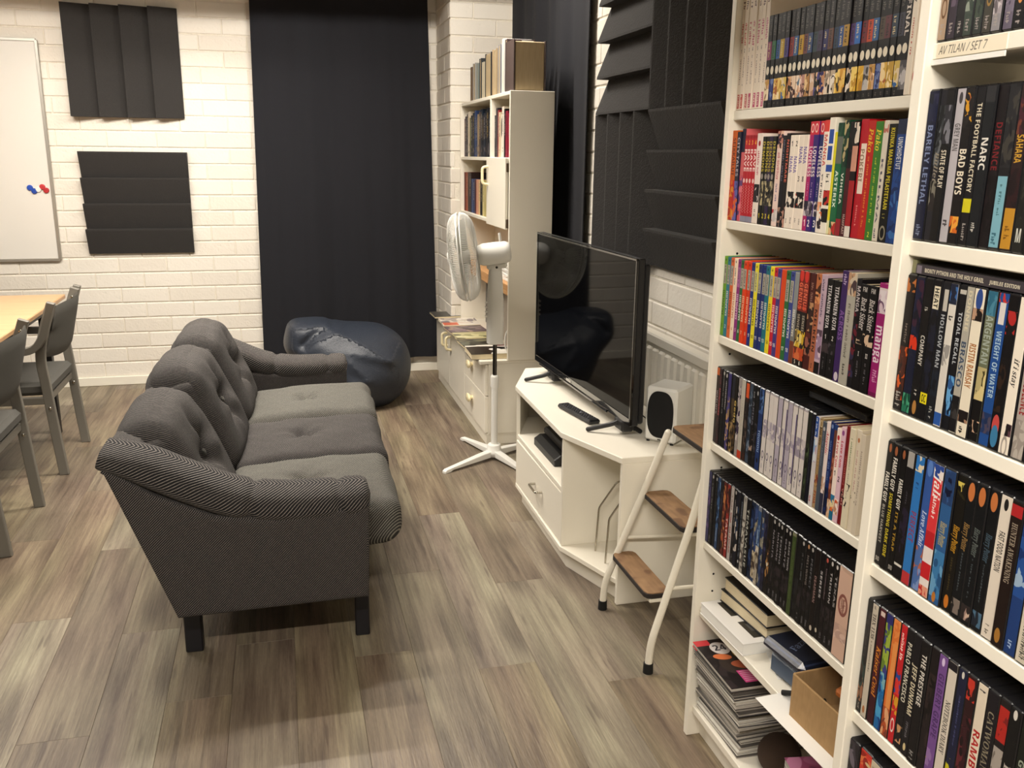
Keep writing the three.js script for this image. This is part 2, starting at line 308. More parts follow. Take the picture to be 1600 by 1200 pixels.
// curtains: a hanging cloth with folds, closed slab
function curtain(name, label, a0, a1, b0, b1, yb, yt, place, seed, folds) {
  const NU = 150, NV = 26, R = rng(seed), ph = [...Array(8)].map(() => R() * 6.28), out = [];
  const f = (u, v) => { // fold depth
    let d = 0; const loose = 0.35 + 0.65 * (1 - v);
    for (let k = 0; k < folds.length; k++) d += folds[k][1] * Math.sin(u * folds[k][0] * 6.283 + ph[k] + 0.5 * Math.sin(v * 2 + ph[(k + 3) % 8])) * (k > 1 ? loose : 0.7 + 0.3 * loose);
    if (v > 0.93) d += 0.006 * sstep(0.93, 0.94, v);
    return d;
  };
  const pt = (u, v, side) => { const lo = a0 + (a1 - a0) * u, hi = b0 + (b1 - b0) * u; return place(lo + (hi - lo) * v, yb + (yt - yb) * v, f(u, v) + side * 0.0025); };
  const quad = (p, q, r, s) => out.push(...p, ...q, ...r, ...p, ...r, ...s);
  const gs = [];
  for (const side of [1, -1]) {
    const pos = [], idx = [], uv = [];
    for (let j = 0; j <= NV; j++) for (let i = 0; i <= NU; i++) { const p = pt(i / NU, j / NV, side); pos.push(...p); uv.push(i / NU * 1.3, j / NV * 2.5); }
    for (let j = 0; j < NV; j++) for (let i = 0; i < NU; i++) { const a = j * (NU + 1) + i, b = a + 1, c = a + NU + 1, d = c + 1; if (side > 0) idx.push(a, b, d, a, d, c); else idx.push(a, d, b, a, c, d); }
    const g = new THREE.BufferGeometry(); g.setAttribute('position', new THREE.Float32BufferAttribute(pos, 3)); g.setAttribute('uv', new THREE.Float32BufferAttribute(uv, 2)); g.setIndex(idx); g.computeVertexNormals(); gs.push(g.toNonIndexed());
  }
  for (let j = 0; j < NV; j++) for (const u of [0, 1]) quad(pt(u, j / NV, 1), pt(u, (j + 1) / NV, 1), pt(u, (j + 1) / NV, -1), pt(u, j / NV, -1));
  for (let i = 0; i < NU; i++) for (const v of [0, 1]) quad(pt(i / NU, v, 1), pt((i + 1) / NU, v, 1), pt((i + 1) / NU, v, -1), pt(i / NU, v, -1));
  gs.push(uvp(fromTris(out)));
  const t = thing(name, label, 'curtain'); part('fabric', merge(gs), MT.curtain, t);
  return t;
}
{
  const c = curtain('curtain', 'long black curtain hanging on the back wall behind the beanbag', -0.15, 1.04, -0.112, 0.99, 0.11, 2.62, (a, y, d) => [a, y, -6.125 + d], 3, [[2.1, 0.011], [4.3, 0.007], [8.2, 0.004], [13.5, 0.0018]]);
  part('rail', rod(V(-0.2, 2.63, -6.125), V(1.05, 2.63, -6.125), 0.012), MT.alu, c);
  const d = curtain('curtain', 'black curtain on the right wall behind the tall hutch', -5.62, -4.175, -5.62, -4.16, 0.1, 2.62, (a, y, e) => [1.438 - e, y, a], 9, [[3, 0.008], [6.3, 0.005], [11.2, 0.002]]);
  part('rail', rod(V(1.438, 2.63, -5.65), V(1.438, 2.63, -4.1), 0.012), MT.alu, d);
}
// foam panels: base sheet and four wedge ridges; local: panel in x,y plane facing +z, size S, ridges run along x, thick at the top of each
function foamPanel(label, pos, rot, size, vertical, flip, depth = 0.06) {
  const o = thing('acoustic_panel', label, 'foam panel', pos, rot, undefined);
  const S = size, p = S / 4, base = 0.012;
  const inner = new THREE.Group();
  const add = (n, g) => { if (flip) g.rotateZ(Math.PI); if (vertical) g.rotateZ(Math.PI / 2); part(n, uvp(g), MT.foam, o); };
  add('base_sheet', span(-S / 2, S / 2, -S / 2, S / 2, 0, base, 0.001));
  for (let k = 0; k < 4; k++) {
    const y1 = S / 2 - k * p, y0 = y1 - p + 0.0006;
    const g = poly([[base, y0], [base + 0.004, y0], [base + depth - 0.001, y1 - 0.01], [base + depth, y1], [base, y1]], S, 0.0008); // profile in (z, y)
    g.rotateY(-Math.PI / 2); // x -> z, z -> -x
    g.translate(S / 2, 0, 0);
    add('wedge_ridge', g);
  }
  return o;
}
{
  // back wall
  foamPanel('upper dark grey foam panel on the back wall, its ridges vertical', [-0.868, 2.02, -6.178], 0, 0.645, true, false);
  foamPanel('lower dark grey foam panel on the back wall, its ridges horizontal', [-0.862, 1.178, -6.178], 0, 0.63, false, false);
  // right wall, facing -x
  const q = -Math.PI / 2, X = 1.458, S = 0.598;
  foamPanel('upper left foam panel on the right wall with overhanging horizontal ridges', [X, 1.976, -3.626], q, S, false, true);
  foamPanel('upper right foam panel beside the bookcase, its ridges vertical', [X, 1.976, -3.027], q, S, true, false);
  foamPanel('lower left foam panel on the right wall behind the television, ridges vertical', [X, 1.377, -3.626], q, S, true, false);
  foamPanel('lower right foam panel beside the bookcase, its ridges horizontal', [X, 1.377, -3.027], q, S, false, false);
}
// whiteboard
{
  const o = thing('whiteboard', 'whiteboard with thin aluminium frame on the left of the back wall', 'whiteboard', [-2.03, 1.48, -6.178]);
  const w = 1.36, h = 1.3;
  part('writing_surface', span(-w / 2 + 0.008, w / 2 - 0.008, -h / 2 + 0.008, h / 2 - 0.008, 0.002, 0.014, 0.001), MT.board, o);
  for (const s of [-1, 1]) { part('frame_bar', span(-w / 2, w / 2, s * h / 2 - 0.009, s * h / 2 + 0.009, 0, 0.02, 0.002), MT.alu, o); part('frame_bar', span(s * w / 2 - 0.009, s * w / 2 + 0.009, -h / 2, h / 2, 0, 0.021, 0.002), MT.alu, o); }
  const mg = new THREE.LatheGeometry([[0, 0.01], [0.014, 0.0095], [0.016, 0.008], [0.0175, 0.002], [0.0175, 0]].map(([x, y]) => new THREE.Vector2(x, y)), 20).rotateX(Math.PI / 2);
  const list = [[-1.475, 1.272, 0x2a52b8, 'blue round magnet at the left end of the magnet cluster on the whiteboard'], [-1.452, 1.252, 0x234aa8, 'blue round magnet next to the white magnet on the whiteboard'], [-1.428, 1.262, 0xf0eee8, 'white round magnet between blue and red magnets on the whiteboard'], [-1.405, 1.277, 0xc23a3e, 'upper red round magnet on the whiteboard'], [-1.385, 1.256, 0xb32f35, 'lower red round magnet near the whiteboard frame']];
  for (const [x, y, c, l] of list) single('magnet', mg, colorMat(c, 0.35), l, 'magnet', [x, y, -6.1635], 0, 'round magnets on the whiteboard');
}
// radiator
{
  const o = thing('radiator', 'white fluted panel radiator under the foam panels', 'radiator', [1.4, 0, -3.0]);
  part('top_rail', span(-0.012, 0.04, 0.79, 0.83, -0.95, 0.75, 0.006), MT.radiator, o);
  part('bottom_rail', span(-0.012, 0.04, 0.16, 0.2, -0.95, 0.75, 0.006), MT.radiator, o);
  part('back_sheet', span(0.0, 0.03, 0.19, 0.8, -0.94, 0.74, 0.002), MT.radiator, o);
  for (let z = -0.93; z < 0.72; z += 0.058) part('flute', span(-0.014, 0.006, 0.195, 0.776, z, z + 0.044, 0.008), MT.radiator, o);
}

// ================= LARGE FURNITURE =================
function sweep(path, n, m, rad, zc, pinch = []) { // padded roll along points in x,y with elliptical section
  const c = new THREE.CatmullRomCurve3(path.map(([x, y]) => V(x, y, zc)), false, 'centripetal'), pos = [], idx = [], L = c.getLength();
  for (let i = 0; i <= n; i++) {
    const e0 = i / n, t = 0.5 - 0.5 * Math.cos(Math.PI * e0) * (0.15 + 0.85 * 1), tt = clamp(e0, 0, 1);
    const p = c.getPointAt(tt), T = c.getTangentAt(tt), N = V(-T.y, T.x, 0);
    const d = Math.min(tt, (1 - tt) * 2.2) * L; let k = Math.sqrt(1 - Math.pow(1 - clamp(d / 0.035, 0, 1), 2));
    if (i === 0 || i === n) k = 0;
    k = Math.pow(k, 0.6);
    for (const [pp, w] of pinch) k *= 1 - 0.17 * Math.exp(-Math.pow((tt - pp) * L / w, 2));
    const [a, b] = rad(tt);
    for (let j = 0; j < m; j++) {
      const th = j / m * 2 * Math.PI, cs = Math.cos(th), sn = Math.sin(th), ee = 0.75;
      const x = Math.sign(cs) * Math.pow(Math.abs(cs), ee) * a * k, z = Math.sign(sn) * Math.pow(Math.abs(sn), ee) * b * k;
      pos.push(p.x + N.x * x, p.y + N.y * x, p.z + z);
    }
  }
  for (let i = 0; i < n; i++) for (let j = 0; j < m; j++) { const a = i * m + j, b = i * m + (j + 1) % m, c2 = a + m, d = b + m; idx.push(a, b, d, a, d, c2); }
  const g = new THREE.BufferGeometry(); g.setAttribute('position', new THREE.Float32BufferAttribute(pos, 3)); g.setIndex(idx); g.computeVertexNormals();
  const uv = []; for (let i = 0; i <= n; i++) for (let j = 0; j < m; j++) uv.push(i / n * L, Math.abs(j / m - 0.5) * 2 * 0.19 );
  g.setAttribute('uv', new THREE.Float32BufferAttribute(uv, 2)); return g.toNonIndexed();
}
function cushion(w, h, d, r, bulge, tufts, seed, taper = 0, crown = 0) { // x: thickness direction d, y: height h, z: width w; face towards +x
  const g0 = new THREE.BoxGeometry(2, 2, 2, 14, 44, 44), p = g0.attributes.position, n = vnoise;
  const H = [d / 2, h / 2, w / 2];
  for (let i = 0; i < p.count; i++) {
    let q = [p.getX(i), p.getY(i), p.getZ(i)].map((t) => Math.sin(t * Math.PI / 2 * 0.999) * 0.55 + t * 0.45);
    const inner = H.map((a) => a - r); let v = q.map((t, k) => t * H[k]);
    const c = v.map((t, k) => clamp(t, -inner[k], inner[k])), dv = v.map((t, k) => t - c[k]), l = Math.hypot(...dv);
    if (l > 1e-6) { const s = r / Math.max(...dv.map(Math.abs)) ; const m = Math.max(...dv.map(Math.abs)); const nl = m; v = c.map((t, k) => t + dv[k] / l * nl); }
    const U = q[1], W = q[2];
    v[0] += Math.sign(q[0]) * bulge * (1 - Math.pow(Math.abs(U), 2.4)) * (1 - Math.pow(Math.abs(W), 2.4)) * Math.min(1, Math.abs(q[0]) * 1.2);
    if (crown) v[1] -= crown * Math.pow(Math.abs(W), 3) * Math.max(0, U);
    if (taper) v[0] *= 1 - taper * (U * 0.5 + 0.5);
    if (q[0] > 0) for (const [ty, tz, dep, rr] of tufts) { const dy = v[1] - ty, dz = v[2] - tz, R2 = Math.hypot(dy, dz); v[0] -= dep * Math.exp(-R2 * R2 / (rr * rr)) + dep * 0.35 * Math.exp(-R2 * R2 / (rr * rr * 7)) ; const a = Math.atan2(dy, dz); v[0] += dep * 0.16 * Math.cos(a * 5 + seed) * Math.exp(-Math.pow((R2 - rr * 1.6) / (rr * 1.0), 2)); }
    v[0] += (n(v[1] * 14 + 50, v[2] * 14 + 50, 997, 997, seed) - 0.5) * 0.007 * (q[0] > 0 ? 1 : 0.2);
    v[1] += (n(v[0] * 9 + 50, v[2] * 9 + 50, 997, 997, seed + 1) - 0.5) * 0.012;
    p.setXYZ(i, ...v);
  }
  const uv = g0.attributes.uv; // arc-like uv: unroll over the front edge
  const nrm = (g0.computeVertexNormals(), g0.attributes.normal);
  for (let i = 0; i < p.count; i++) { uv.setXY(i, p.getZ(i), p.getY(i) + p.getX(i) * 0.9); }
  g0.computeVertexNormals(); return g0.toNonIndexed();
}
{
  const s = thing('sofa', 'three-seat sofa in dark diagonally striped fabric with tufted cushions', 'sofa', [0, 0, -2.485], -0.035);
  const LZ = -1.92, T = 0.16;
  const prof = [[-0.345, 0.185], [0.205, 0.2], [0.215, 0.5], [-0.05, 0.475], [-0.22, 0.495], [-0.38, 0.57], [-0.505, 0.66], [-0.512, 0.66]];
  const rollPath = [[0.222, 0.505], [0.1, 0.502], [-0.04, 0.502], [-0.17, 0.525], [-0.3, 0.582], [-0.42, 0.643], [-0.525, 0.682]];
  const armGeo = poly(prof, T, 0.014, 3);
  const roll = (zc) => sweep(rollPath, 90, 28, (t) => [0.046 + 0.006 * Math.sin(t * 3.1) - 0.012 * sstep(0.8, 1, t), T / 2 + 0.008], zc, [[0.12, 0.012], [0.44, 0.014]]);
  for (const z of [-T, LZ]) { part('arm_panel', armGeo.clone().translate(0, 0, z), MT.stripeFine, s); part('arm_roll', roll(z + T / 2), MT.stripeWide, s); }
  // back shell between the arms
  const back = poly([[-0.345, 0.19], [-0.235, 0.19], [-0.42, 0.665], [-0.435, 0.68], [-0.49, 0.695], [-0.513, 0.685], [-0.522, 0.66]], -LZ - 2 * T + 0.02, 0.012, 3).translate(0, 0, LZ + T - 0.01);
  part('back_shell', back, MT.stripeFine, s);
  part('seat_deck', span(-0.32, 0.2, 0.19, 0.29, LZ + T - 0.005, -T + 0.005, 0.012), MT.stripe, s);
  const cw = (-LZ - 2 * T) / 3;
  for (let k = 0; k < 3; k++) {
    const zc = -T - cw * (k + 0.5);
    const seat = cushion(cw + 0.004, 0.56, 0.15, 0.055, 0.026, [[0.02, 0, 0.038, 0.035]], 5 + k * 7);
    seat.rotateZ(Math.PI / 2); // face up, height runs to -x
    part('seat_cushion', at(seat, 0.045, 0.352 + (k === 1 ? -0.004 : 0), zc, 0, 0, 0.05), k === 1 ? MT.stripe : MT.stripeSheen, s);  // outer seats take the fabric with the nap sheen painted in
    const bk = cushion(cw - 0.006, 0.475, 0.2, 0.085, 0.04, [[0.0, 0, 0.07, 0.055]], 40 + k * 5, 0.1, 0.055);
    part('back_cushion', at(bk, [-0.378, -0.367, -0.36][k], [0.515, 0.55, 0.557][k], zc, 0, 0, [0.4, 0.37, 0.36][k]), MT.stripe, s);
    part('button', at(new THREE.SphereGeometry(0.013, 12, 8).scale(0.5, 1, 1), [-0.292, -0.279, -0.272][k], [0.552, 0.585, 0.592][k], zc, 0, 0, 0.36), MT.stripeSheen, s);
  }
  const leg = (x0, x1, z) => part('leg', span(x0, x1, 0, 0.18, z - 0.02, z + 0.02, 0.004), MT.blackWood, s);
  for (const z of [-0.15, LZ + 0.15]) { leg(-0.352, -0.3, z); leg(0.165, 0.21, z); part('sledge_bar', span(-0.31, 0.17, 0.135, 0.188, z - 0.018, z + 0.018, 0.004), MT.blackWood, s); }
  for (const x of [-0.31, 0.17]) part('long_bar', span(x - 0.016, x + 0.016, 0.135, 0.188, LZ + 0.15, -0.15, 0.004), MT.blackWood, s);
}
// beanbag
{
  const res = 110, mc = new MarchingCubes(res, MT.leather, false, false, 400000), half = 0.75, c0 = V(0.38, 0.35, -5.48);
  const ell = (x, y, z, c, r) => { const a = (x - c[0]) / r[0], b = (y - c[1]) / r[1], d = (z - c[2]) / r[2], k = Math.hypot(a, b, d); return (k - 1) * Math.min(...r); };
  const smin = (a, b, k) => { const h = Math.max(k - Math.abs(a - b), 0) / k; return Math.min(a, b) - h * h * k * 0.25; };
  for (let k = 0; k < res; k++) for (let j = 0; j < res; j++) for (let i = 0; i < res; i++) {
    const x = c0.x + ((i - res / 2) / (res / 2)) * half, y = c0.y + ((j - res / 2) / (res / 2)) * half, z = c0.z + ((k - res / 2) / (res / 2)) * half;
    let d = ell(x, y, z, [0.435, 0.205, -5.45], [0.315, 0.255, 0.33]);
    d = smin(d, ell(x, y, z, [0.34, 0.34, -5.48], [0.3, 0.145, 0.25]), 0.12);
    d = smin(d, Math.pow(Math.pow(Math.abs((x - 0.13) / 0.13), 3.2) + Math.pow(Math.abs((y - 0.42 + (x - 0.13) * 0.1) / 0.1), 3.2) + Math.pow(Math.abs((z + 5.47) / 0.17), 3.2), 1 / 3.2) * 0.1 - 0.1, 0.1);
    if (z > -5.55) { // folds pulled towards the neck, and the crease where the neck turns
      const seg = (ax, ay, bx, by) => { const ux = bx - ax, uy = by - ay, h = clamp(((x - ax) * ux + (y - ay) * uy) / (ux * ux + uy * uy), 0, 1); return Math.hypot(x - ax - ux * h, y - ay - uy * h); };
      const ridge = (r, w, k) => k * Math.pow(Math.max(0, 1 - r / w), 2);
      d -= ridge(Math.min(seg(0.25, 0.49, 0.41, 0.42), seg(0.41, 0.42, 0.595, 0.315)), 0.08, 0.017) + ridge(seg(0.595, 0.315, 0.36, 0.365), 0.07, 0.011) + ridge(Math.min(seg(0.36, 0.31, 0.46, 0.2), seg(0.46, 0.2, 0.36, 0.19)), 0.06, 0.011);
      d += 0.014 * Math.exp(-Math.pow(Math.min(seg(0.1, 0.4, 0.165, 0.46), seg(0.165, 0.46, 0.265, 0.495)) / 0.028, 2));
    }
    d += (vnoise(x * 5 + 50, y * 6 + z * 4 + 90, 997, 997, 4) - 0.5) * 0.014;
    d = Math.max(d, 0.004 - y);
    mc.field[i + j * res + k * res * res] = -d;
  }
  mc.isolation = 0; mc.update();
  const g = new THREE.BufferGeometry(), cnt = mc.count;
  g.setAttribute('position', new THREE.BufferAttribute(mc.positionArray.slice(0, cnt * 3), 3)); g.setAttribute('normal', new THREE.BufferAttribute(mc.normalArray.slice(0, cnt * 3), 3));
  g.scale(half, half, half); g.translate(c0.x, c0.y, c0.z);
  g.computeVertexNormals();
  // smooth normals from the field gradient
  const P = g.attributes.position, N = g.attributes.normal, map = new Map();
  for (let i = 0; i < cnt; i++) { const key = [P.getX(i), P.getY(i), P.getZ(i)].map((t) => Math.round(t * 2e4)).join(); const e = map.get(key) || [0, 0, 0]; e[0] += N.getX(i); e[1] += N.getY(i); e[2] += N.getZ(i); map.set(key, e); }
  for (let i = 0; i < cnt; i++) { const e = map.get([P.getX(i), P.getY(i), P.getZ(i)].map((t) => Math.round(t * 2e4)).join()), l = Math.hypot(...e) || 1; N.setXYZ(i, e[0] / l, e[1] / l, e[2] / l); }
  const o = thing('beanbag', 'slumped blue grey leatherette beanbag in front of the black curtain', 'beanbag', [0.42, 0, -5.48]);
  const bag = part('bag', uvp(g).translate(-0.42, 0, 5.48), MT.leather, o);
}
// low cabinet
const CABINET_X = 1.0;
{
  const o = thing('low_cabinet', 'white low cabinet with magazines along its top, under the tall hutch', 'cabinet', [0, 0, 0]);
  const z0 = -5.93, z1 = -4.42, x0 = 1.0, x1 = 1.36, top = 0.46;
  const zp = -5.695, xp = 1.055, L = (a, b, c) => [[a, c], [a, b], [xp, b], [xp, zp], [x1, zp], [x1, c]];
  part('plinth', plan(L(x0 + 0.01, z0 + 0.01, z1 - 0.005), 0, 0.06, 0.001), MT.white, o);
  part('carcass', plan(L(x0 + 0.018, z0, z1), 0.06, top - 0.078, 0.0015), MT.white, o);
  part('worktop', plan(L(x0 - 0.028, z0 - 0.005, z1 + 0.004), top - 0.018, 0.018, 0.002), MT.white, o);
  const zs = [z0 + 0.003, -5.452, -4.975, z1 - 0.004];
  for (let k = 0; k < 2; k++) {
    const d = part('door', span(x0, x0 + 0.017, 0.065, top - 0.024, zs[k] + 0.002, zs[k + 1] - 0.002, 0.002), MT.white, o);
    const hz = k === 0 ? -5.52 : -5.385;
    part('handle', bent([V(x0, 0.4, hz), V(x0 - 0.035, 0.395, hz), V(x0 - 0.035, 0.32, hz), V(x0, 0.315, hz)], 0.0085, 0.028), MT.cream, d);
  }
  for (const [a, b] of [[0.27, top - 0.024], [0.065, 0.266]]) {
    const d = part('drawer', span(x0, x0 + 0.017, a, b, zs[2] + 0.002, zs[3] - 0.002, 0.002), MT.white, o);
    const y = a > 0.2 ? 0.372 : 0.178;
    const knob = new THREE.LatheGeometry([[0, 0.032], [0.026, 0.03], [0.032, 0.024], [0.026, 0.016], [0.014, 0.008], [0.013, 0]].map(([r, h]) => new THREE.Vector2(r, h)), 20).scale(1.35, 1, 0.75).rotateX(Math.PI / 2).rotateY(-Math.PI / 2);
    part('knob', knob.translate(x0, y, -4.75), MT.cream, d);
  }
}
// tall hutch
{
  const o = thing('hutch', 'tall white shelf unit with a small door, standing on the low cabinet', 'shelf unit');
  const z0 = -5.665, z1 = -4.4, x0 = 1.115, x1 = 1.34, y0 = 0.46, y1 = 1.805, t = 0.018, zd = -4.84;
  part('side_panel', span(x0, x1, y0, y1, z1 - t, z1, 0.0015), MT.white, o); part('side_panel', span(x0, x1, y0, y1, z0, z0 + t, 0.0015), MT.white, o);
  part('top_panel', span(x0 + 0.004, x1, y1 - t, y1, z0 + t, z1 - t, 0.0015), MT.white, o);
  part('back_panel', span(x1 - 0.005, x1, y0, y1, z0 + t, z1 - t, 0.001), MT.white, o);
  for (const y of [1.47, 1.14]) part('shelf', span(x0 + 0.002, x1 - 0.006, y, y + t, z0 + t, z1 - t, 0.0015), MT.white, o);
  part('shelf', span(x0 + 0.006, x1 - 0.006, 0.795, 0.85, z0 + t, z1 - t, 0.0015), MT.oak, o, 'thick birch coloured inner shelf');
  part('divider', span(x0 + 0.002, x1 - 0.006, 1.14, y1 - t, zd - 0.009, zd + 0.009, 0.0015), MT.white, o);
  const d = part('door', span(x0 - 0.017, x0 - 0.001, 1.135, 1.487, zd - 0.006, z1 - 0.022, 0.002), MT.white, o);
  part('handle', bent([V(x0 - 0.016, 1.44, zd + 0.03), V(x0 - 0.048, 1.435, zd + 0.03), V(x0 - 0.048, 1.35, zd + 0.03), V(x0 - 0.016, 1.345, zd + 0.03)], 0.0075, 0.026), MT.cream, d);
  for (const y of [1.44, 1.165]) part('hinge', span(x0 - 0.012, x0 + 0.004, y - 0.022, y + 0.022, z1 - 0.022, z1 - 0.012, 0.002), colorMat(0x4a3a28, 0.4), d);
}
// tv bench
{
  const o = thing('tv_bench', 'white television bench with angled ends, one drawer and open compartments', 'TV bench');
  const A = [0.957, -3.61], B = [1.085, -3.92], C = [0.95, -2.93], D = [1.062, -2.613], xb = 1.38, top = 0.535;
  const ins = (p, dx) => [p[0] + dx, p[1]];
  part('top_board', plan([B, A, C, D, [xb, -2.613], [xb, -3.92]].map(([x, z], i) => [x - (i < 4 ? 0.006 : 0), z]), top - 0.022, 0.022, 0.002), MT.white, o);
  part('bottom_board', plan([[1.08, -3.9], [0.957, -3.61], [0.95, -2.93], [1.058, -2.632], [xb, -2.632], [xb, -3.9]], 0.07, 0.02, 0.002), MT.white, o);
  part('plinth', plan([[1.11, -3.88], [0.985, -3.6], [0.98, -2.94], [1.085, -2.634], [xb, -2.634], [xb, -3.88]], 0, 0.07, 0.001), MT.white, o);
  part('side_panel', span(D[0] - 0.004, xb, 0, top - 0.022, -2.631, -2.613, 0.0015), MT.white, o);
  part('side_panel', span(1.09, xb, 0.09, top - 0.022, -3.915, -3.897, 0.0015), MT.white, o);
  { const g = cb(0.33, top - 0.112, 0.016, 0.0015); part('angled_panel', at(g, 1.028, (0.09 + top - 0.022) / 2, -3.757, 0, Math.atan2(0.31, 0.128)), MT.white, o); }
  part('divider', span(0.955, xb, 0.09, top - 0.022, -2.948, -2.93, 0.0015), MT.white, o);
  part('back_panel', span(xb - 0.006, xb, 0.09, top - 0.022, -3.9, -2.63, 0.001), MT.white, o);
  part('shelf', plan([[1.06, -3.85], [0.962, -3.605], [0.957, -2.948], [xb - 0.006, -2.948], [xb - 0.006, -3.85]], 0.297, 0.02, 0.002), MT.white, o);
  const d = part('drawer', span(0.958, 0.976, 0.094, 0.292, -3.603, -2.95, 0.002), MT.white, o);
  part('handle', bent([V(0.958, 0.2, -3.3), V(0.93, 0.2, -3.3), V(0.93, 0.2, -3.2), V(0.958, 0.2, -3.2)], 0.005, 0.012), MT.chrome, d);
  for (const z of [-2.86, -2.755]) part('wire_divider', bent([V(1.066, 0.09, z), V(1.074, 0.26, z), V(1.14, 0.355, z), V(1.26, 0.355, z), V(1.3, 0.09, z)], 0.0035, 0.012), MT.chrome, o);
}
// television
{
  const o = thing('television', 'large black flat television with glossy screen on the white bench', 'television', [1.125, 0.535, -3.308], 0.035);
  const w = 1.078, b = 0.055, h = 0.582;
  part('cabinet', merge([span(0.004, 0.03, b, b + h, -w / 2, w / 2, 0.004), span(0.03, 0.06, b + 0.03, b + 0.36, -w / 2 + 0.06, w / 2 - 0.1, 0.01), span(0.028, 0.05, b + 0.005, b + h - 0.02, -w / 2 + 0.004, w / 2 - 0.002, 0.006)]), MT.black, o);
  part('bezel', merge([span(-0.003, 0.006, b, b + 0.028, -w / 2, w / 2, 0.002), span(-0.003, 0.006, b + h - 0.01, b + h, -w / 2, w / 2, 0.002), span(-0.003, 0.006, b, b + h, -w / 2, -w / 2 + 0.01, 0.002), span(-0.003, 0.006, b, b + h, w / 2 - 0.01, w / 2, 0.002), span(-0.008, -0.002, b - 0.004, b + 0.006, -w / 2 + 0.08, w / 2 - 0.2, 0.002)]), MT.blackGloss, o);
  part('screen', span(-0.0005, 0.004, b + 0.027, b + h - 0.009, -w / 2 + 0.009, w / 2 - 0.009, 0.0003), MT.screen, o);
  part('badge', span(-0.005, -0.002, b + 0.009, b + 0.019, -0.11, -0.055, 0.0005), colorMat(0xb8b4ac, 0.3), o);
  for (const z of [-0.355, 0.4]) part('foot', merge([bent([V(0.02, b + 0.01, z + (z < 0 ? 0.05 : 0.06)), V(-0.02, 0.035, z + 0.03), V(-0.098, 0.0098, z - 0.01)], 0.0085, 0.02), bent([V(0.02, b + 0.01, z + 0.05), V(0.045, 0.03, z + 0.055), V(0.075, 0.0098, z + 0.06)], 0.0085, 0.02), at(cb(0.05, 0.045, 0.075, 0.008), 0.016, 0.04, z + 0.05)]), MT.black, o);
}
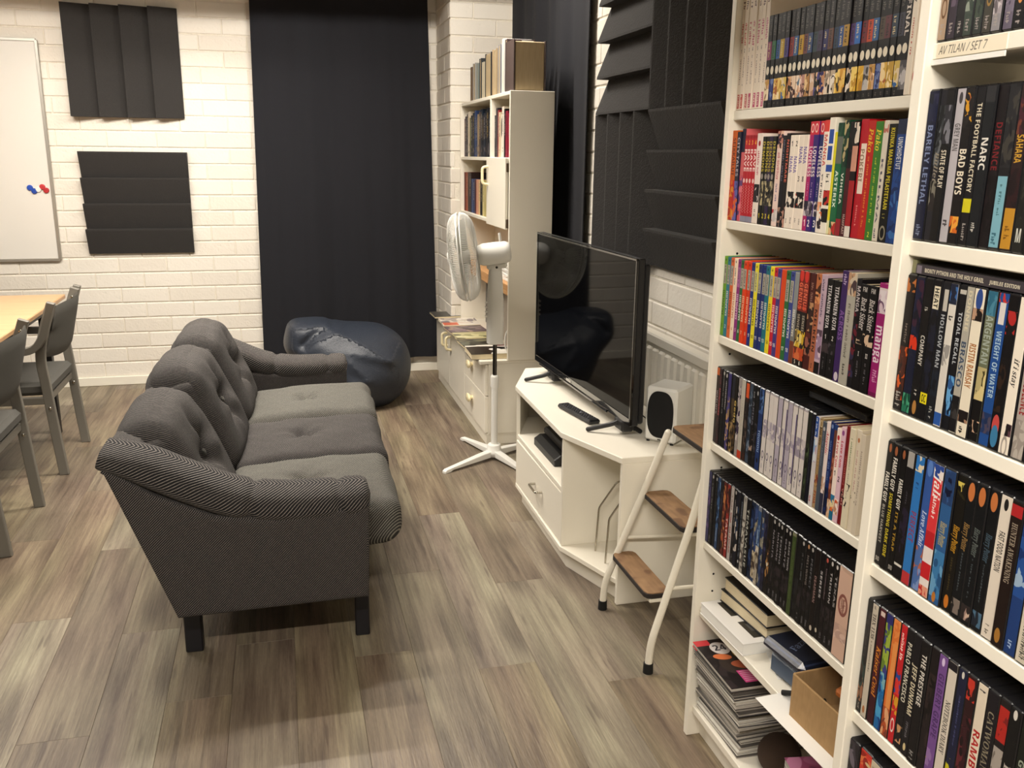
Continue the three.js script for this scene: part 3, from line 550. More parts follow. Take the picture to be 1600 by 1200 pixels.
// pedestal fan
{
  const X = 1.002, Z = -4.215, o = thing('pedestal_fan', 'white pedestal fan with round wire guard standing before the hutch', 'fan', [X, 0, Z]);
  const lathe = (pts, seg = 24) => new THREE.LatheGeometry(pts.map(([r, y]) => new THREE.Vector2(r, y)), seg);
  part('base_hub', lathe([[0, 0.075], [0.03, 0.075], [0.034, 0.068], [0.036, 0.045], [0.045, 0.04], [0.048, 0.015], [0.0, 0.012]]), MT.plasticWhite, o);
  for (const a of [3.69, 0.55, 1.876, -1.265]) { // four flat tapering feet
    const g = poly([[0.02, 0.012], [0.02, 0.045], [0.1, 0.04], [0.33, 0.018], [0.342, 0.01], [0.342, 0], [0.31, 0], [0.29, 0.008]], 0.04, 0.004, 2).translate(0, 0, -0.02);
    const p = g.attributes.position; for (let i = 0; i < p.count; i++) p.setZ(i, p.getZ(i) * (1 - 0.35 * clamp(p.getX(i) / 0.34, 0, 1))); g.computeVertexNormals();
    part('foot', g.rotateY(a), MT.plasticWhite, o);
  }
  part('outer_pole', lathe([[0, 0.07], [0.0165, 0.07], [0.0165, 0.37], [0.021, 0.375], [0.021, 0.425], [0.017, 0.435], [0, 0.435]]), MT.plasticWhite, o);
  part('inner_pole', lathe([[0, 0.43], [0.0105, 0.43], [0.0105, 0.64], [0, 0.64]], 20), MT.darkChrome, o);
  const body = [];
  const ring = (y, rx, rz, dx) => ({ y, rx, rz, dx });
  const rings = [ring(0.595, 0.034, 0.03, 0), ring(0.6, 0.04, 0.036, 0), ring(0.72, 0.042, 0.038, 0), ring(0.82, 0.04, 0.035, 0), ring(0.92, 0.034, 0.028, 0), ring(0.97, 0.03, 0.024, 0), ring(0.995, 0.02, 0.018, 0), ring(1.0, 0.001, 0.001, 0)];
  { const pos = [], idx = [], M = 24; for (const r of [ring(0.595, 0.001, 0.001, 0), ...rings]) for (let j = 0; j < M; j++) { const t = j / M * 6.2832, c = Math.cos(t), s = Math.sin(t), e = 0.7; pos.push(r.dx + Math.sign(c) * Math.pow(Math.abs(c), e) * r.rx, r.y, Math.sign(s) * Math.pow(Math.abs(s), e) * r.rz); }
    for (let i = 0; i < rings.length; i++) for (let j = 0; j < M; j++) { const a = i * M + j, b = i * M + (j + 1) % M, c = a + M, d = b + M; idx.push(a, c, b, b, c, d); }
    const g = new THREE.BufferGeometry(); g.setAttribute('position', new THREE.Float32BufferAttribute(pos, 3)); g.setIndex(idx); g.computeVertexNormals(); g.setAttribute('uv', new THREE.Float32BufferAttribute(new Float32Array(pos.length / 3 * 2), 2));
    const b = part('control_column', g, MT.plasticWhite, o);
    for (let k = 0; k < 4; k++) part('button', at(cb(0.012, 0.012, 0.016, 0.003), -0.045, 0.735 + k * 0.022, 0.004), MT.plasticWhite, b);
    part('pivot_screw', at(new THREE.CylinderGeometry(0.006, 0.006, 0.004, 14), 0, 0.975, 0.026, Math.PI / 2), MT.darkChrome, b); }
  // head turned left with the axis leaning down a little; built around the axis -x
  const head = new THREE.Group(); // applied to the geometries below
  const tilt = new THREE.Matrix4().makeTranslation(0.0, 1.04, 0).multiply(new THREE.Matrix4().makeRotationY(-0.26)).multiply(new THREE.Matrix4().makeRotationZ(0.13));
  const place = (g) => g.applyMatrix4(tilt);
  part('motor_housing', place(lathe([[0, 0.075], [0.03, 0.075], [0.045, 0.068], [0.053, 0.05], [0.055, 0.0], [0.054, -0.06], [0.045, -0.085], [0.02, -0.09], [0, -0.09]]).rotateZ(-Math.PI / 2)), MT.plasticWhite, o);
  part('oscillation_knob', place(lathe([[0, 0.03], [0.006, 0.03], [0.007, 0.0], [0.004, -0.02]], 14).translate(0.03, 0.065, 0)), MT.plasticWhite, o);
  part('yoke', place(span(-0.05, 0.05, -0.075, -0.045, -0.025, 0.025, 0.01)), MT.plasticWhite, o);
  const R = 0.212, cx = -0.155;
  const guard = (bulge, flat, n) => { const l = []; for (let i = 0; i < n; i++) { const a = i / n * 6.2832, p = []; for (let k = 0; k <= 9; k++) { const r = 0.03 + (R - 0.03) * (1 - Math.pow(1 - k / 9, 1.7)), h = bulge * Math.pow(Math.max(0, 1 - Math.pow(r / R, flat)), 0.6); p.push(V(cx - h - Math.sign(bulge) * 0.008, Math.cos(a) * r, Math.sin(a) * r)); } l.push(new THREE.TubeGeometry(new THREE.CatmullRomCurve3(p), 10, 0.0014, 4, false)); }
    for (const r of [0.09, 0.15]) { const h = bulge * Math.pow(Math.max(0, 1 - Math.pow(r / R, flat)), 0.6); l.push(new THREE.TorusGeometry(r, 0.0013, 5, 60).rotateY(Math.PI / 2).translate(cx - h - Math.sign(bulge) * 0.008, 0, 0)); } return place(merge(l)); };
  part('front_guard', guard(0.055, 6, 150), MT.plasticWhite, o);
  part('rear_guard', guard(-0.06, 6, 150), MT.plasticWhite, o);
  part('guard_rim', place(merge([-0.008, 0.008].map((d) => new THREE.TorusGeometry(R, 0.0035, 8, 72).rotateY(Math.PI / 2).translate(cx + d, 0, 0)))), MT.plasticWhite, o);
  part('front_badge', place(lathe([[0, 0.008], [0.03, 0.006], [0.034, 0]], 24).rotateZ(Math.PI / 2).translate(cx - 0.072, 0, 0)), MT.plasticWhite, o);
  part('blade_hub', place(lathe([[0, 0.03], [0.025, 0.028], [0.034, 0.01], [0.034, -0.03], [0, -0.03]]).rotateZ(Math.PI / 2).translate(cx, 0, 0)), MT.plasticWhite, o);
  for (let k = 0; k < 3; k++) {
    const pos = [], idx = [], NU = 10, NV = 10;
    for (const s of [1, -1]) for (let j = 0; j <= NV; j++) for (let i = 0; i <= NU; i++) { const r = 0.03 + 0.155 * j / NV, wd = 0.5 + 0.55 * Math.sin(Math.min(1, j / NV * 1.15) * Math.PI * 0.6), a = k * 2.0944 + 0.5 + (i / NU - 0.5) * 1.25 * wd * (1 - 0.12 * j / NV), h = (i / NU - 0.5) * 0.05; pos.push(cx - h + s * 0.0008, Math.cos(a) * r, Math.sin(a) * r); }
    const W = NU + 1, off = W * (NV + 1); for (let s = 0; s < 2; s++) for (let j = 0; j < NV; j++) for (let i = 0; i < NU; i++) { const a = s * off + j * W + i, b = a + 1, c = a + W, d = c + 1; s ? idx.push(a, c, b, b, c, d) : idx.push(a, b, c, b, d, c); }
    const g = new THREE.BufferGeometry(); g.setAttribute('position', new THREE.Float32BufferAttribute(pos, 3)); g.setIndex(idx); g.computeVertexNormals(); g.setAttribute('uv', new THREE.Float32BufferAttribute(new Float32Array(pos.length / 3 * 2), 2));
    part('blade', place(g), MT.fanBlade, o);
  }
}
// step ladder
{
  const o = thing('step_ladder', 'white tubular folding step ladder with three brown worn treads', 'step ladder', [1.0, 0, -2.4]);
  const rail = (z, s) => [V(0.003, 0.02, z), V(0.008, 0.1, z), V(0.125, 0.44, z - s * 0.03), V(0.185, 0.635, z - s * 0.052)];
  for (const [z, s] of [[-0.2, -1], [0.198, 1]]) {
    const r = part('side_rail', bent(rail(z, s), 0.0115, 0.04), MT.whiteMetal, o);
    part('rubber_foot', new THREE.CylinderGeometry(0.0145, 0.0155, 0.032, 18).translate(0.003, 0.016, z), MT.rubber, r);
    part('rear_leg', bent([V(0.34, 0.645, z - s * 0.05), V(0.352, 0.1, z - s * 0.02), V(0.355, 0.015, z - s * 0.02)], 0.01, 0.03), MT.whiteMetal, o);
    part('brace', rod(V(0.065, 0.262, z - s * 0.012), V(0.349, 0.25, z - s * 0.024), 0.006), MT.whiteMetal, o);
  }
  part('rear_crossbar', rod(V(0.352, 0.12, -0.18), V(0.352, 0.12, 0.18), 0.008), MT.whiteMetal, o);
  const tread = (x0, x1, z0, z1, y) => {
    const r = 0.02, pts = [[x0 + r, z0], [x1 - r, z0], [x1 - 0.006, z0 + 0.006], [x1, z0 + r], [x1, z1 - r], [x1 - 0.006, z1 - 0.006], [x1 - r, z1], [x0 + r, z1], [x0 + 0.006, z1 - 0.006], [x0, z1 - r], [x0, z0 + r], [x0 + 0.006, z0 + 0.006]];
    const t = part('tread', plan(pts, y - 0.018, 0.016, 0.002), MT.stepEdge, o);
    part('tread_surface', plan(pts.map(([x, z]) => [x + (x < (x0 + x1) / 2 ? 0.002 : -0.002), z + (z < (z0 + z1) / 2 ? 0.002 : -0.002)]), y - 0.003, 0.004, 0.001), MT.stepTop, t);
    part('tread_bracket', span(x0 + 0.015, x1 - 0.005, y - 0.034, y - 0.019, z0 + 0.004, z1 - 0.004, 0.003), MT.whiteMetal, t);
  };
  tread(0.022, 0.105, -0.192, 0.112, 0.21); tread(0.12, 0.213, -0.178, 0.07 + 0.06, 0.425); tread(0.188, 0.36, -0.14, 0.14, 0.66);
}
// speaker
{
  const o = thing('speaker', 'white loudspeaker with oval black grille at the end of the bench', 'speaker', [1.29, 0.535, -2.778], 0.7);
  const w = 0.118, d = 0.135, h = 0.198;
  part('cabinet', span(-d / 2, d / 2, 0.004, h, -w / 2, w / 2, 0.008), MT.plasticWhite, o);
  const sh = []; for (let i = 0; i < 56; i++) { const a = i / 56 * 6.2832, e = 0.72; sh.push([Math.sign(Math.cos(a)) * Math.pow(Math.abs(Math.cos(a)), e) * 0.049, Math.sign(Math.sin(a)) * Math.pow(Math.abs(Math.sin(a)), e) * 0.083 + h / 2 + 0.004]); }
  part('grille', poly(sh, 0.006, 0.002, 2).rotateY(-Math.PI / 2).translate(-d / 2 + 0.002, 0, 0), MT.grille, o);
  part('badge', span(-d / 2 - 0.0012, -d / 2 + 0.001, 0.01, 0.015, -0.006, 0.006, 0.0003), colorMat(0x55524c, 0.4), o);
  for (const x of [-0.06, 0.06]) for (const z of [-0.045, 0.045]) part('rubber_foot', new THREE.CylinderGeometry(0.006, 0.006, 0.005, 12).translate(x, 0.0025, z), MT.rubber, o);
  single('cable', tube([V(1.2, 0.542, -2.87), V(1.22, 0.6, -2.87), V(1.26, 0.575, -2.885), V(1.33, 0.545, -2.9)], 0.0022, 24, 6), MT.rubber, 'thin black cable behind the speaker next to the television', 'cable');
}
// remote control
{
  const o = thing('remote_control', 'long black remote control lying on the bench before the television', 'remote control', [1.072, 0.5355, -3.118], 0.168);
  part('body', span(-0.025, 0.025, 0, 0.018, -0.13, 0.13, 0.006), MT.black, o);
  const bt = cb(0.0085, 0.004, 0.0075, 0.0015), mats = [colorMat(0x2c2c30, 0.5), colorMat(0x3a3a40, 0.5), colorMat(0x8d8d92, 0.5)];
  for (let r = 0; r < 14; r++) for (let c = 0; c < 3; c++) part('button', bt.clone().translate(-0.013 + c * 0.013, 0.0185, -0.108 + r * 0.016), r === 8 && c === 1 ? mats[2] : mats[(r + c) % 2], o);
}
// box on the bench shelf
{
  const o = thing('media_box', 'black console with lid and pale sticker in the bench compartment', 'console', [1.08, 0.317, -3.31]);
  part('base', poly([[-0.085, 0], [0.12, 0], [0.12, 0.045], [-0.06, 0.045], [-0.085, 0.028]], 0.3, 0.005, 2).translate(0, 0, -0.15), MT.black, o);
  part('lid', span(-0.045, 0.115, 0.046, 0.078, -0.145, 0.145, 0.008), MT.black, o);
  part('sticker', span(-0.02, 0.01, 0.0778, 0.0785, 0.0, 0.03, 0.0002), colorMat(0xb9b9b4, 0.4), o);
}
// table
{
  const o = thing('table', 'table with birch top and black frame at the left edge', 'table', [-1.9, 0, -4.35]);
  part('top', span(-0.72, 0.735, 0.706, 0.73, -0.99, 1.0, 0.004), MT.birch, o);
  for (const x of [-0.66, 0.665]) for (const z of [-0.77, 0.9]) part('leg', span(x - 0.0225, x + 0.0225, 0, 0.69, z - 0.0225, z + 0.0225, 0.003), MT.black, o);
  for (const z of [-0.77, 0.9]) part('frame_bar', span(-0.66, 0.665, 0.635, 0.7, z - 0.015, z + 0.015, 0.003), MT.black, o);
  for (const x of [-0.66, 0.665]) part('frame_bar', span(x - 0.012, x + 0.012, 0.655, 0.7, -0.77, 0.9, 0.003), MT.black, o);
}
// chairs: origin between the rear feet, facing -x
function chair(label, x, z, arms, turn = 0) {
  const o = thing('dining_chair', label, 'chair', [x, 0, z], turn, undefined), W = 0.255;
  const band = (pts, w, t, zc) => { // flat bentwood strip: pts in x,y, thickness t in plane, width w along z
    const c = new THREE.CatmullRomCurve3(pts.map(([a, b]) => V(a, b, 0)), false, 'centripetal'), n = 28, up = [], dn = [];
    for (let i = 0; i <= n; i++) { const p = c.getPointAt(i / n), T = c.getTangentAt(i / n); up.push([p.x - T.y * t / 2, p.y + T.x * t / 2]); dn.unshift([p.x + T.y * t / 2, p.y - T.x * t / 2]); }
    return poly([...up, ...dn], w, 0.003).translate(0, 0, zc - w / 2);
  };
  for (const s of [-1, 1]) {
    const zc = s * W;
    const leg = part('rear_leg', band([[0, 0], [-0.018, 0.22], [-0.034, 0.44], [-0.042, 0.58], [-0.014, 0.7], [0.028, 0.82]], 0.026, 0.042, zc), MT.chairPaint, o);
    for (const y of [0.675, 0.775, 0.33]) part('bolt', new THREE.SphereGeometry(0.0075, 12, 8).scale(1, 1, 0.5).translate(y > 0.7 ? 0.013 : y > 0.5 ? -0.022 : -0.026, y, zc + 0.014), MT.chrome, leg);
    part('front_leg', band([[-0.46, 0], [-0.46, 0.3], [-0.45, 0.44]], 0.026, 0.04, zc), MT.chairPaint, o);
    part('side_rail', span(-0.46, -0.03, 0.35, 0.385, zc - 0.011, zc + 0.011, 0.003), MT.chairPaint, o);
    if (arms) part('armrest', band([[-0.42, 0.6], [-0.3, 0.605], [-0.12, 0.605], [-0.06, 0.62], [-0.025, 0.66], [0.012, 0.76], [0.034, 0.83]], 0.034, 0.034, zc + s * 0.028), MT.chairPaint, o);
  }
  part('rear_rail', span(-0.05, -0.03, 0.35, 0.385, -W, W, 0.003), MT.chairPaint, o);
  part('front_rail', span(-0.47, -0.45, 0.35, 0.385, -W, W, 0.003), MT.chairPaint, o);
  part('seat', span(-0.5, -0.02, 0.386, 0.45, -W + 0.013, W - 0.013, 0.018), MT.chairFabric, o);
  // curved upholstered back
  const pos = [], idx = [], NU = 24, NV = 10; // closed slab
  const P = (u, v, s) => { const zc = (u - 0.5) * 2 * (W - 0.012), y = 0.555 + v * 0.26 - 0.018 * Math.pow(Math.abs(u - 0.5) * 2, 4) * (v > 0.5 ? 1 : -1); const x = -0.035 + v * 0.062 - 0.0 + 0.05 * (1 - Math.pow((u - 0.5) * 2, 2)) + s * 0.011 * Math.pow(1 - Math.pow(Math.abs(2 * v - 1), 6), 0.5); return [x, y, zc]; };
  for (const s of [1, -1]) for (let j = 0; j <= NV; j++) for (let i = 0; i <= NU; i++) pos.push(...P(i / NU, j / NV, s));
  const Wd = NU + 1, off = Wd * (NV + 1); for (let s = 0; s < 2; s++) for (let j = 0; j < NV; j++) for (let i = 0; i < NU; i++) { const a = s * off + j * Wd + i, b = a + 1, c = a + Wd, d = c + 1; s ? idx.push(a, b, c, b, d, c) : idx.push(a, c, b, b, c, d); }
  for (const i of [0, NU]) for (let j = 0; j < NV; j++) { const a = j * Wd + i, c = a + Wd, b = a + off, d = c + off; idx.push(a, b, c, b, d, c); }
  const g = new THREE.BufferGeometry(); g.setAttribute('position', new THREE.Float32BufferAttribute(pos, 3)); g.setIndex(idx); const ng = g.toNonIndexed(); g.computeVertexNormals(); const g2 = uvp(g.toNonIndexed());
  part('backrest', g2, MT.chairFabric, o);
  return o;
}
chair('grey armchair with bent wooden arms at the far side of the table', -1.055, -4.675, true);
chair('grey fabric chair without arms, nearer along the table than the armchair', -1.07, -3.755, false);
// magazines and books lying on the low cabinet
function printTex(w, h, draw) { const c = document.createElement('canvas'); c.width = w; c.height = h; const x = c.getContext('2d'); draw(x, w, h); const t = new THREE.CanvasTexture(c); t.colorSpace = THREE.SRGBColorSpace; t.anisotropy = 4; return t; }
function blobs(x, w, h, seed, cols, n = 26) { const R = rng(seed); for (let i = 0; i < n; i++) { x.fillStyle = cols[Math.floor(R() * cols.length)]; x.beginPath(); x.ellipse(R() * w, R() * h, w * (0.04 + R() * 0.2), h * (0.04 + R() * 0.16), R() * 3, 0, 6.3); x.fill(); } }
function coverUV(g, w, d) { const p = g.attributes.position, uv = g.attributes.uv; for (let i = 0; i < p.count; i++) uv.setXY(i, p.getX(i) / w + 0.5, 0.5 - p.getZ(i) / d); return g; }
function lying(name, label, cat, pos, w, d, h, turn, tex, edge, group, coverT = 0.0012) { // flat book: pages block plus two covers
  const o = thing(name, label, cat, pos, turn, group), m = tex.isTexture ? std({ map: tex, roughness: 0.35 }) : tex;
  part('pages', at(cb(w - 0.003, h - 2 * coverT, d - 0.003, 0.0008), 0, h / 2, 0), edge, o);
  part('cover', coverUV(merge([at(cb(w, coverT, d, 0.0003), 0, h - coverT / 2, 0), at(cb(w, coverT, d, 0.0003), 0, coverT / 2, 0)]), w, d), m, o);
  return o;
}
{
  const Y = 0.4605, mags = [
    ['dark grey comic lying at the far end of the low cabinet', -5.79, 0.2, 0.012, (x, w, h) => { x.fillStyle = '#3c3a36'; x.fillRect(0, 0, w, h); x.fillStyle = '#56524c'; x.fillRect(0, 0, w, h * 0.2); blobs(x, w, h, 3, ['#46433f', '#2c2a28', '#5a5650'], 12); }],
    ['white magazine with small figures and an orange patch on the low cabinet', -5.51, 0.25, 0.01, (x, w, h) => { x.fillStyle = '#e6e0d4'; x.fillRect(0, 0, w, h); blobs(x, w, h, 8, ['#cfc6b8', '#e8e2d8', '#a89c96', '#7a6e74', '#d8c8b8'], 22); x.fillStyle = '#d9643c'; x.fillRect(w * 0.02, h * 0.62, w * 0.4, h * 0.36); x.fillStyle = '#b4452c'; for (let i = 0; i < 4; i++) x.fillRect(w * 0.06, h * (0.66 + i * 0.075), w * 0.3, h * 0.03); }],
    ['purple covered magazine in the row on the low cabinet', -5.25, 0.2, 0.012, (x, w, h) => { x.fillStyle = '#5c4a52'; x.fillRect(0, 0, w, h); blobs(x, w, h, 12, ['#3c3038', '#7c6670', '#8a7a76', '#2c2430', '#a08878'], 20); }],
    ['yellow green covered magazine in the row on the low cabinet', -5.05, 0.18, 0.012, (x, w, h) => { x.fillStyle = '#b8b084'; x.fillRect(0, 0, w, h); blobs(x, w, h, 14, ['#8c8a58', '#d6cfa4', '#5c5c40', '#c8c090'], 18); }],
    ['dark green covered magazine in the row on the low cabinet', -4.83, 0.2, 0.014, (x, w, h) => { x.fillStyle = '#3a3c34'; x.fillRect(0, 0, w, h); blobs(x, w, h, 17, ['#22241e', '#54584a', '#6e6a50', '#1a1c18'], 18); x.fillStyle = '#c8c2b4'; x.fillRect(w * 0.3, h * 0.86, w * 0.7, h * 0.14); }],
    ['thick black and white book nearest on the low cabinet', -4.56, 0.22, 0.03, (x, w, h) => { x.fillStyle = '#ddd8cc'; x.fillRect(0, 0, w, h); x.fillStyle = '#161414'; x.beginPath(); x.moveTo(0, h * 0.15); x.quadraticCurveTo(w * 0.5, h * 0.05, w, h * 0.3); x.lineTo(w, h * 0.55); x.quadraticCurveTo(w * 0.6, h * 0.4, w * 0.45, h); x.lineTo(0, h); x.fill(); x.fillStyle = '#e6e2da'; x.beginPath(); x.ellipse(w * 0.62, h * 0.5, w * 0.14, h * 0.12, 0.4, 0, 6.3); x.fill(); x.fillStyle = '#5a2c2c'; x.fillRect(w * 0.7, 0, w * 0.3, h * 0.14); }],
  ];
  mags.forEach(([l, z, d, h, f], i) => lying(i === 5 ? 'book' : 'magazine', l, i === 5 ? 'book' : 'magazine', [1.065 + (i === 5 ? -0.01 : 0.01 * (i % 2)), Y + 0.0002, z], 0.235, d, h, [0.02, -0.03, 0.05, -0.02, 0.03, -0.04][i], printTex(256, 256, f), MT.pages));
  // things in the lower hutch compartment
  const fr = thing('framed_board', 'wooden framed board leaning inside the lower hutch compartment', 'frame', [1.26, 0.461, -5.36], 0);
  part('board', span(-0.006, 0.006, 0, 0.3, -0.11, 0.11, 0.002), MT.oak, fr); part('frame_edge', span(-0.014, 0.01, 0, 0.32, -0.145, -0.11, 0.003), colorMat(0x6c6a66, 0.5), fr);
  single('binder', span(1.17, 1.33, 0.461, 0.74, -5.0, -4.93, 0.003), colorMat(0x18171a, 0.5), 'black binder standing upright behind the fan column in the hutch', 'binder');
  single('paper_stack', merge([...Array(7)].map((_, i) => at(cb(0.17, 0.012, 0.27, 0.001), 1.235 + 0.004 * Math.sin(i * 3), 0.857 + i * 0.0125, -4.63 + 0.006 * Math.cos(i * 5), 0, 0.03 * Math.sin(i * 2)))), MT.paper, 'stack of papers on the birch shelf behind the fan head', 'papers');
  single('cardboard_box', span(1.17, 1.33, 0.461, 0.78, -4.72, -4.44, 0.004), colorMat(0x9a8f80, 0.8), 'grey box standing in the lower hutch compartment behind the fan', 'box');
  single('cable', tube([V(1.16, 0.62, -4.47), V(1.13, 0.6, -4.48), V(1.12, 0.52, -4.47), V(1.15, 0.465, -4.46)], 0.004, 24, 6), MT.plasticWhite, 'white cable hanging out of the hutch beside the fan column', 'cable');
}

// ================= BOOKCASES =================
const FAR_SHELF = [1.602, 1.362, 1.093, 0.826, 0.563, 0.375, 0.092], NEAR_SHELF = [1.643, 1.397, 1.163, 0.93, 0.686, 0.45, 0.2];
function bookcase(label, xf, xb, z0, z1, shelves, topY) {
  const o = thing('bookcase', label, 'bookcase', [0, 0, 0]), t = 0.02;
  part('side_panel', span(xf, xb, 0, topY, z0, z0 + t, 0.0015), MT.white, o); part('side_panel', span(xf, xb, 0, topY, z1 - t, z1, 0.0015), MT.white, o);
  part('back_panel', span(xb - 0.005, xb, 0.03, topY, z0 + t, z1 - t, 0.001), MT.white, o);
  part('top_panel', span(xf + 0.002, xb - 0.005, topY - t, topY, z0 + t, z1 - t, 0.0015), MT.white, o);
  for (const y of shelves) part('shelf', span(xf + 0.011, xb - 0.006, y - 0.0205, y - 0.0003, z0 + t, z1 - t, 0.0015), MT.white, o);
  part('plinth', span(xf + 0.038, xf + 0.054, 0, shelves[shelves.length - 1] - 0.021, z0 + t, z1 - t, 0.001), MT.white, o);
  for (let y = 0.42; y < 1.75; y += 0.048) if (shelves.every((s) => Math.abs(s - y - 0.01) > 0.02)) part('peg_hole', new THREE.CylinderGeometry(0.0028, 0.0028, 0.0012, 10).rotateX(Math.PI / 2).translate(xf + 0.045, y, z0 + t + 0.0002), MT.grille, o);
  return o;
}
const bcFar = bookcase('farther white bookcase holding comics above and dark disc cases below', 0.985, 1.285, -1.916, -1.09, FAR_SHELF, 2.3);
const bcNear = bookcase('nearer white bookcase at the right edge, full of film disc cases', 0.8, 1.1, -1.048, -0.248, NEAR_SHELF, 2.3);
{ // handwriting on the shelf edge of the nearer bookcase
  const t = printTex(256, 32, (x, w, h) => { x.fillStyle = '#efe4cc'; x.fillRect(0, 0, w, h); x.fillStyle = '#4a4238'; x.font = 'italic 24px sans-serif'; x.textBaseline = 'middle'; x.fillText('AV TILAN / SET 7', 8, h / 2); });
  const g = cb(0.0016, 0.018, 0.115, 0.0003), p = g.attributes.position, uv = g.attributes.uv; for (let i = 0; i < p.count; i++) uv.setXY(i, p.getZ(i) / 0.115 + 0.5, p.getY(i) / 0.018 + 0.5);
  part('edge_label', g.translate(0.8105, NEAR_SHELF[0] - 0.0105, -0.962), std({ map: t, roughness: 0.6 }), bcNear, 'handwritten strip on the shelf edge');
  part('edge_tab', span(0.8095, 0.8115, NEAR_SHELF[0] - 0.027, NEAR_SHELF[0] - 0.0205, -1.027, -0.905, 0.0004), MT.paper, bcNear);
}

// ---------- spine printing ----------
const AW = 2048, AH = 512, SP = 496; // spine area 0..496, the strip below holds each cover colour
const ink = (hex) => hex[0] !== '#' ? hex : 'rgb(' + [1, 3, 5].map((i) => { const c = parseInt(hex.slice(i, i + 2), 16); return Math.round(c * (0.62 + 0.38 * c / 255)); }).join() + ')'; // printing inks a little deeper than they read in the picture
function paintSpine(x, x0, w, base, ops, seed) {
  base = ink(base); ops = ops.map((o) => o.replace(/#[0-9a-f]{6}/g, ink));
  x.fillStyle = base; x.fillRect(x0, 0, w, AH);
  x.save(); x.beginPath(); x.rect(x0, 0, w, SP); x.clip();
  const R = rng(seed);
  for (const op of ops) {
    const a = op.split(' '), k = a[0], v0 = +a[1] * SP, v1 = +a[2] * SP, len = v1 - v0, col = a[3];
    x.fillStyle = col;
    if (k === 'R') { const u0 = a[4] ? +a[4] : 0, u1 = a[5] ? +a[5] : 1; x.fillRect(x0 + u0 * w, v0, (u1 - u0) * w, len); }
    else if (k === 'C') { x.beginPath(); x.ellipse(x0 + w / 2, v0, w * +a[2], w * +a[2] * (a[4] ? +a[4] : 1), 0, 0, 6.3); x.fill(); }
    else if (k === 'O') { x.strokeStyle = col; x.lineWidth = w * 0.12; x.beginPath(); x.ellipse(x0 + w / 2, v0, w * +a[2], w * +a[2] * 1.25, 0, 0, 6.3); x.stroke(); }
    else if (k === 'N') { const cols = a.slice(3); x.save(); x.beginPath(); x.rect(x0, v0, w, len); x.clip(); x.fillStyle = cols[0]; x.fillRect(x0, v0, w, len); const n = Math.ceil(10 + len / 12); for (let i = 0; i < n; i++) { x.fillStyle = cols[Math.floor(R() * cols.length)]; x.beginPath(); x.ellipse(x0 + R() * w, v0 + R() * len, w * (0.1 + R() * 0.35), 6 + R() * 26, (R() - 0.5) * 1.4, 0, 6.3); x.fill(); } x.restore(); }
    else if (k === 'D') { for (let y = v0; y < v1; y += 16) { x.beginPath(); x.arc(x0 + w * 0.35, y, w * 0.07, 0, 6.3); x.arc(x0 + w * 0.65, y + 8, w * 0.07, 0, 6.3); x.fill(); } }
    else if (k === 'G') { const ww = w * (a[4] ? +a[4] : 0.34), u = a[5] ? +a[5] : 0.5; let y = v0; while (y < v1 - 3) { const l = 3 + R() * 7; if (R() < 0.85) { x.fillRect(x0 + w * u - ww / 2, y, ww * (0.5 + R() * 0.5), Math.max(2, l * 0.55)); x.fillRect(x0 + w * u - ww / 2 + ww * R() * 0.6, y, ww * 0.25, l); } y += l + 2; } }
    else { const font = { T: 'bold', U: 'bold', H: 'bold', L: '', S: 'bold', I: 'bold italic' }[k] || 'bold', fam = k === 'S' || k === 'I' ? 'serif' : 'sans-serif'; let text = a.slice(4).join(' '), size = 0.74; const m = /^\*([\d.]+) /.exec(text); if (m) { size *= +m[1]; text = text.slice(m[0].length); }
      x.textAlign = 'center'; x.textBaseline = 'middle'; x.save(); x.translate(x0 + w / 2, (v0 + v1) / 2);
      if (k === 'H') { x.font = font + ' ' + Math.min(len, w * 1.1) + 'px ' + fam; x.fillText(text, 0, 0, w * 0.92); }
      else { x.rotate(k === 'U' ? -Math.PI / 2 : Math.PI / 2); let px = w * size; x.font = font + ' ' + px + 'px ' + fam; const tw = x.measureText(text).width; x.scale(len / tw, 1.12); x.fillText(text, 0, 0); }
      x.restore(); }
  }
  x.restore();
}
function atlasUV(g, u0, u1, h, w, spine) { // spine faces take the printed cell, the rest the plain cover colour
  const p = g.attributes.position, n = g.attributes.normal, uv = g.attributes.uv;
  for (let i = 0; i < p.count; i++) if (spine && n.getX(i) < -0.6) uv.setXY(i, u0 + (u1 - u0) * clamp(p.getZ(i) / w + 0.5, 0.02, 0.98), 1 - (SP / AH) * (1 - clamp(p.getY(i) / h, 0.003, 0.997))); else uv.setXY(i, (u0 + u1) / 2, 6 / AH);
  return g;
}
const hexRGB = (h) => [1, 3, 5].map((i) => parseInt(h.slice(i, i + 2), 16));
function colorName(hex) {
  const [r, g, b] = hexRGB(hex), mx = Math.max(r, g, b), mn = Math.min(r, g, b), s = mx ? (mx - mn) / mx : 0;
  if (mx < 52) return 'black'; if (s < 0.17) return mx > 185 ? 'white' : mx > 120 ? 'light grey' : 'dark grey';
  let h = mx === r ? ((g - b) / (mx - mn)) * 60 : mx === g ? 120 + ((b - r) / (mx - mn)) * 60 : 240 + ((r - g) / (mx - mn)) * 60; if (h < 0) h += 360;
  const d = mx < 110 ? 'dark ' : ''; if (s < 0.35 && mx > 175) return h < 70 ? 'cream' : 'pale ' + (h < 260 ? 'blue' : 'pink');
  return d + (h < 14 || h > 345 ? 'red' : h < 42 ? (mx < 150 ? 'brown' : 'orange') : h < 68 ? (d ? 'olive' : 'yellow') : h < 165 ? 'green' : h < 190 ? 'teal' : h < 248 ? 'blue' : h < 295 ? 'purple' : 'pink');
}
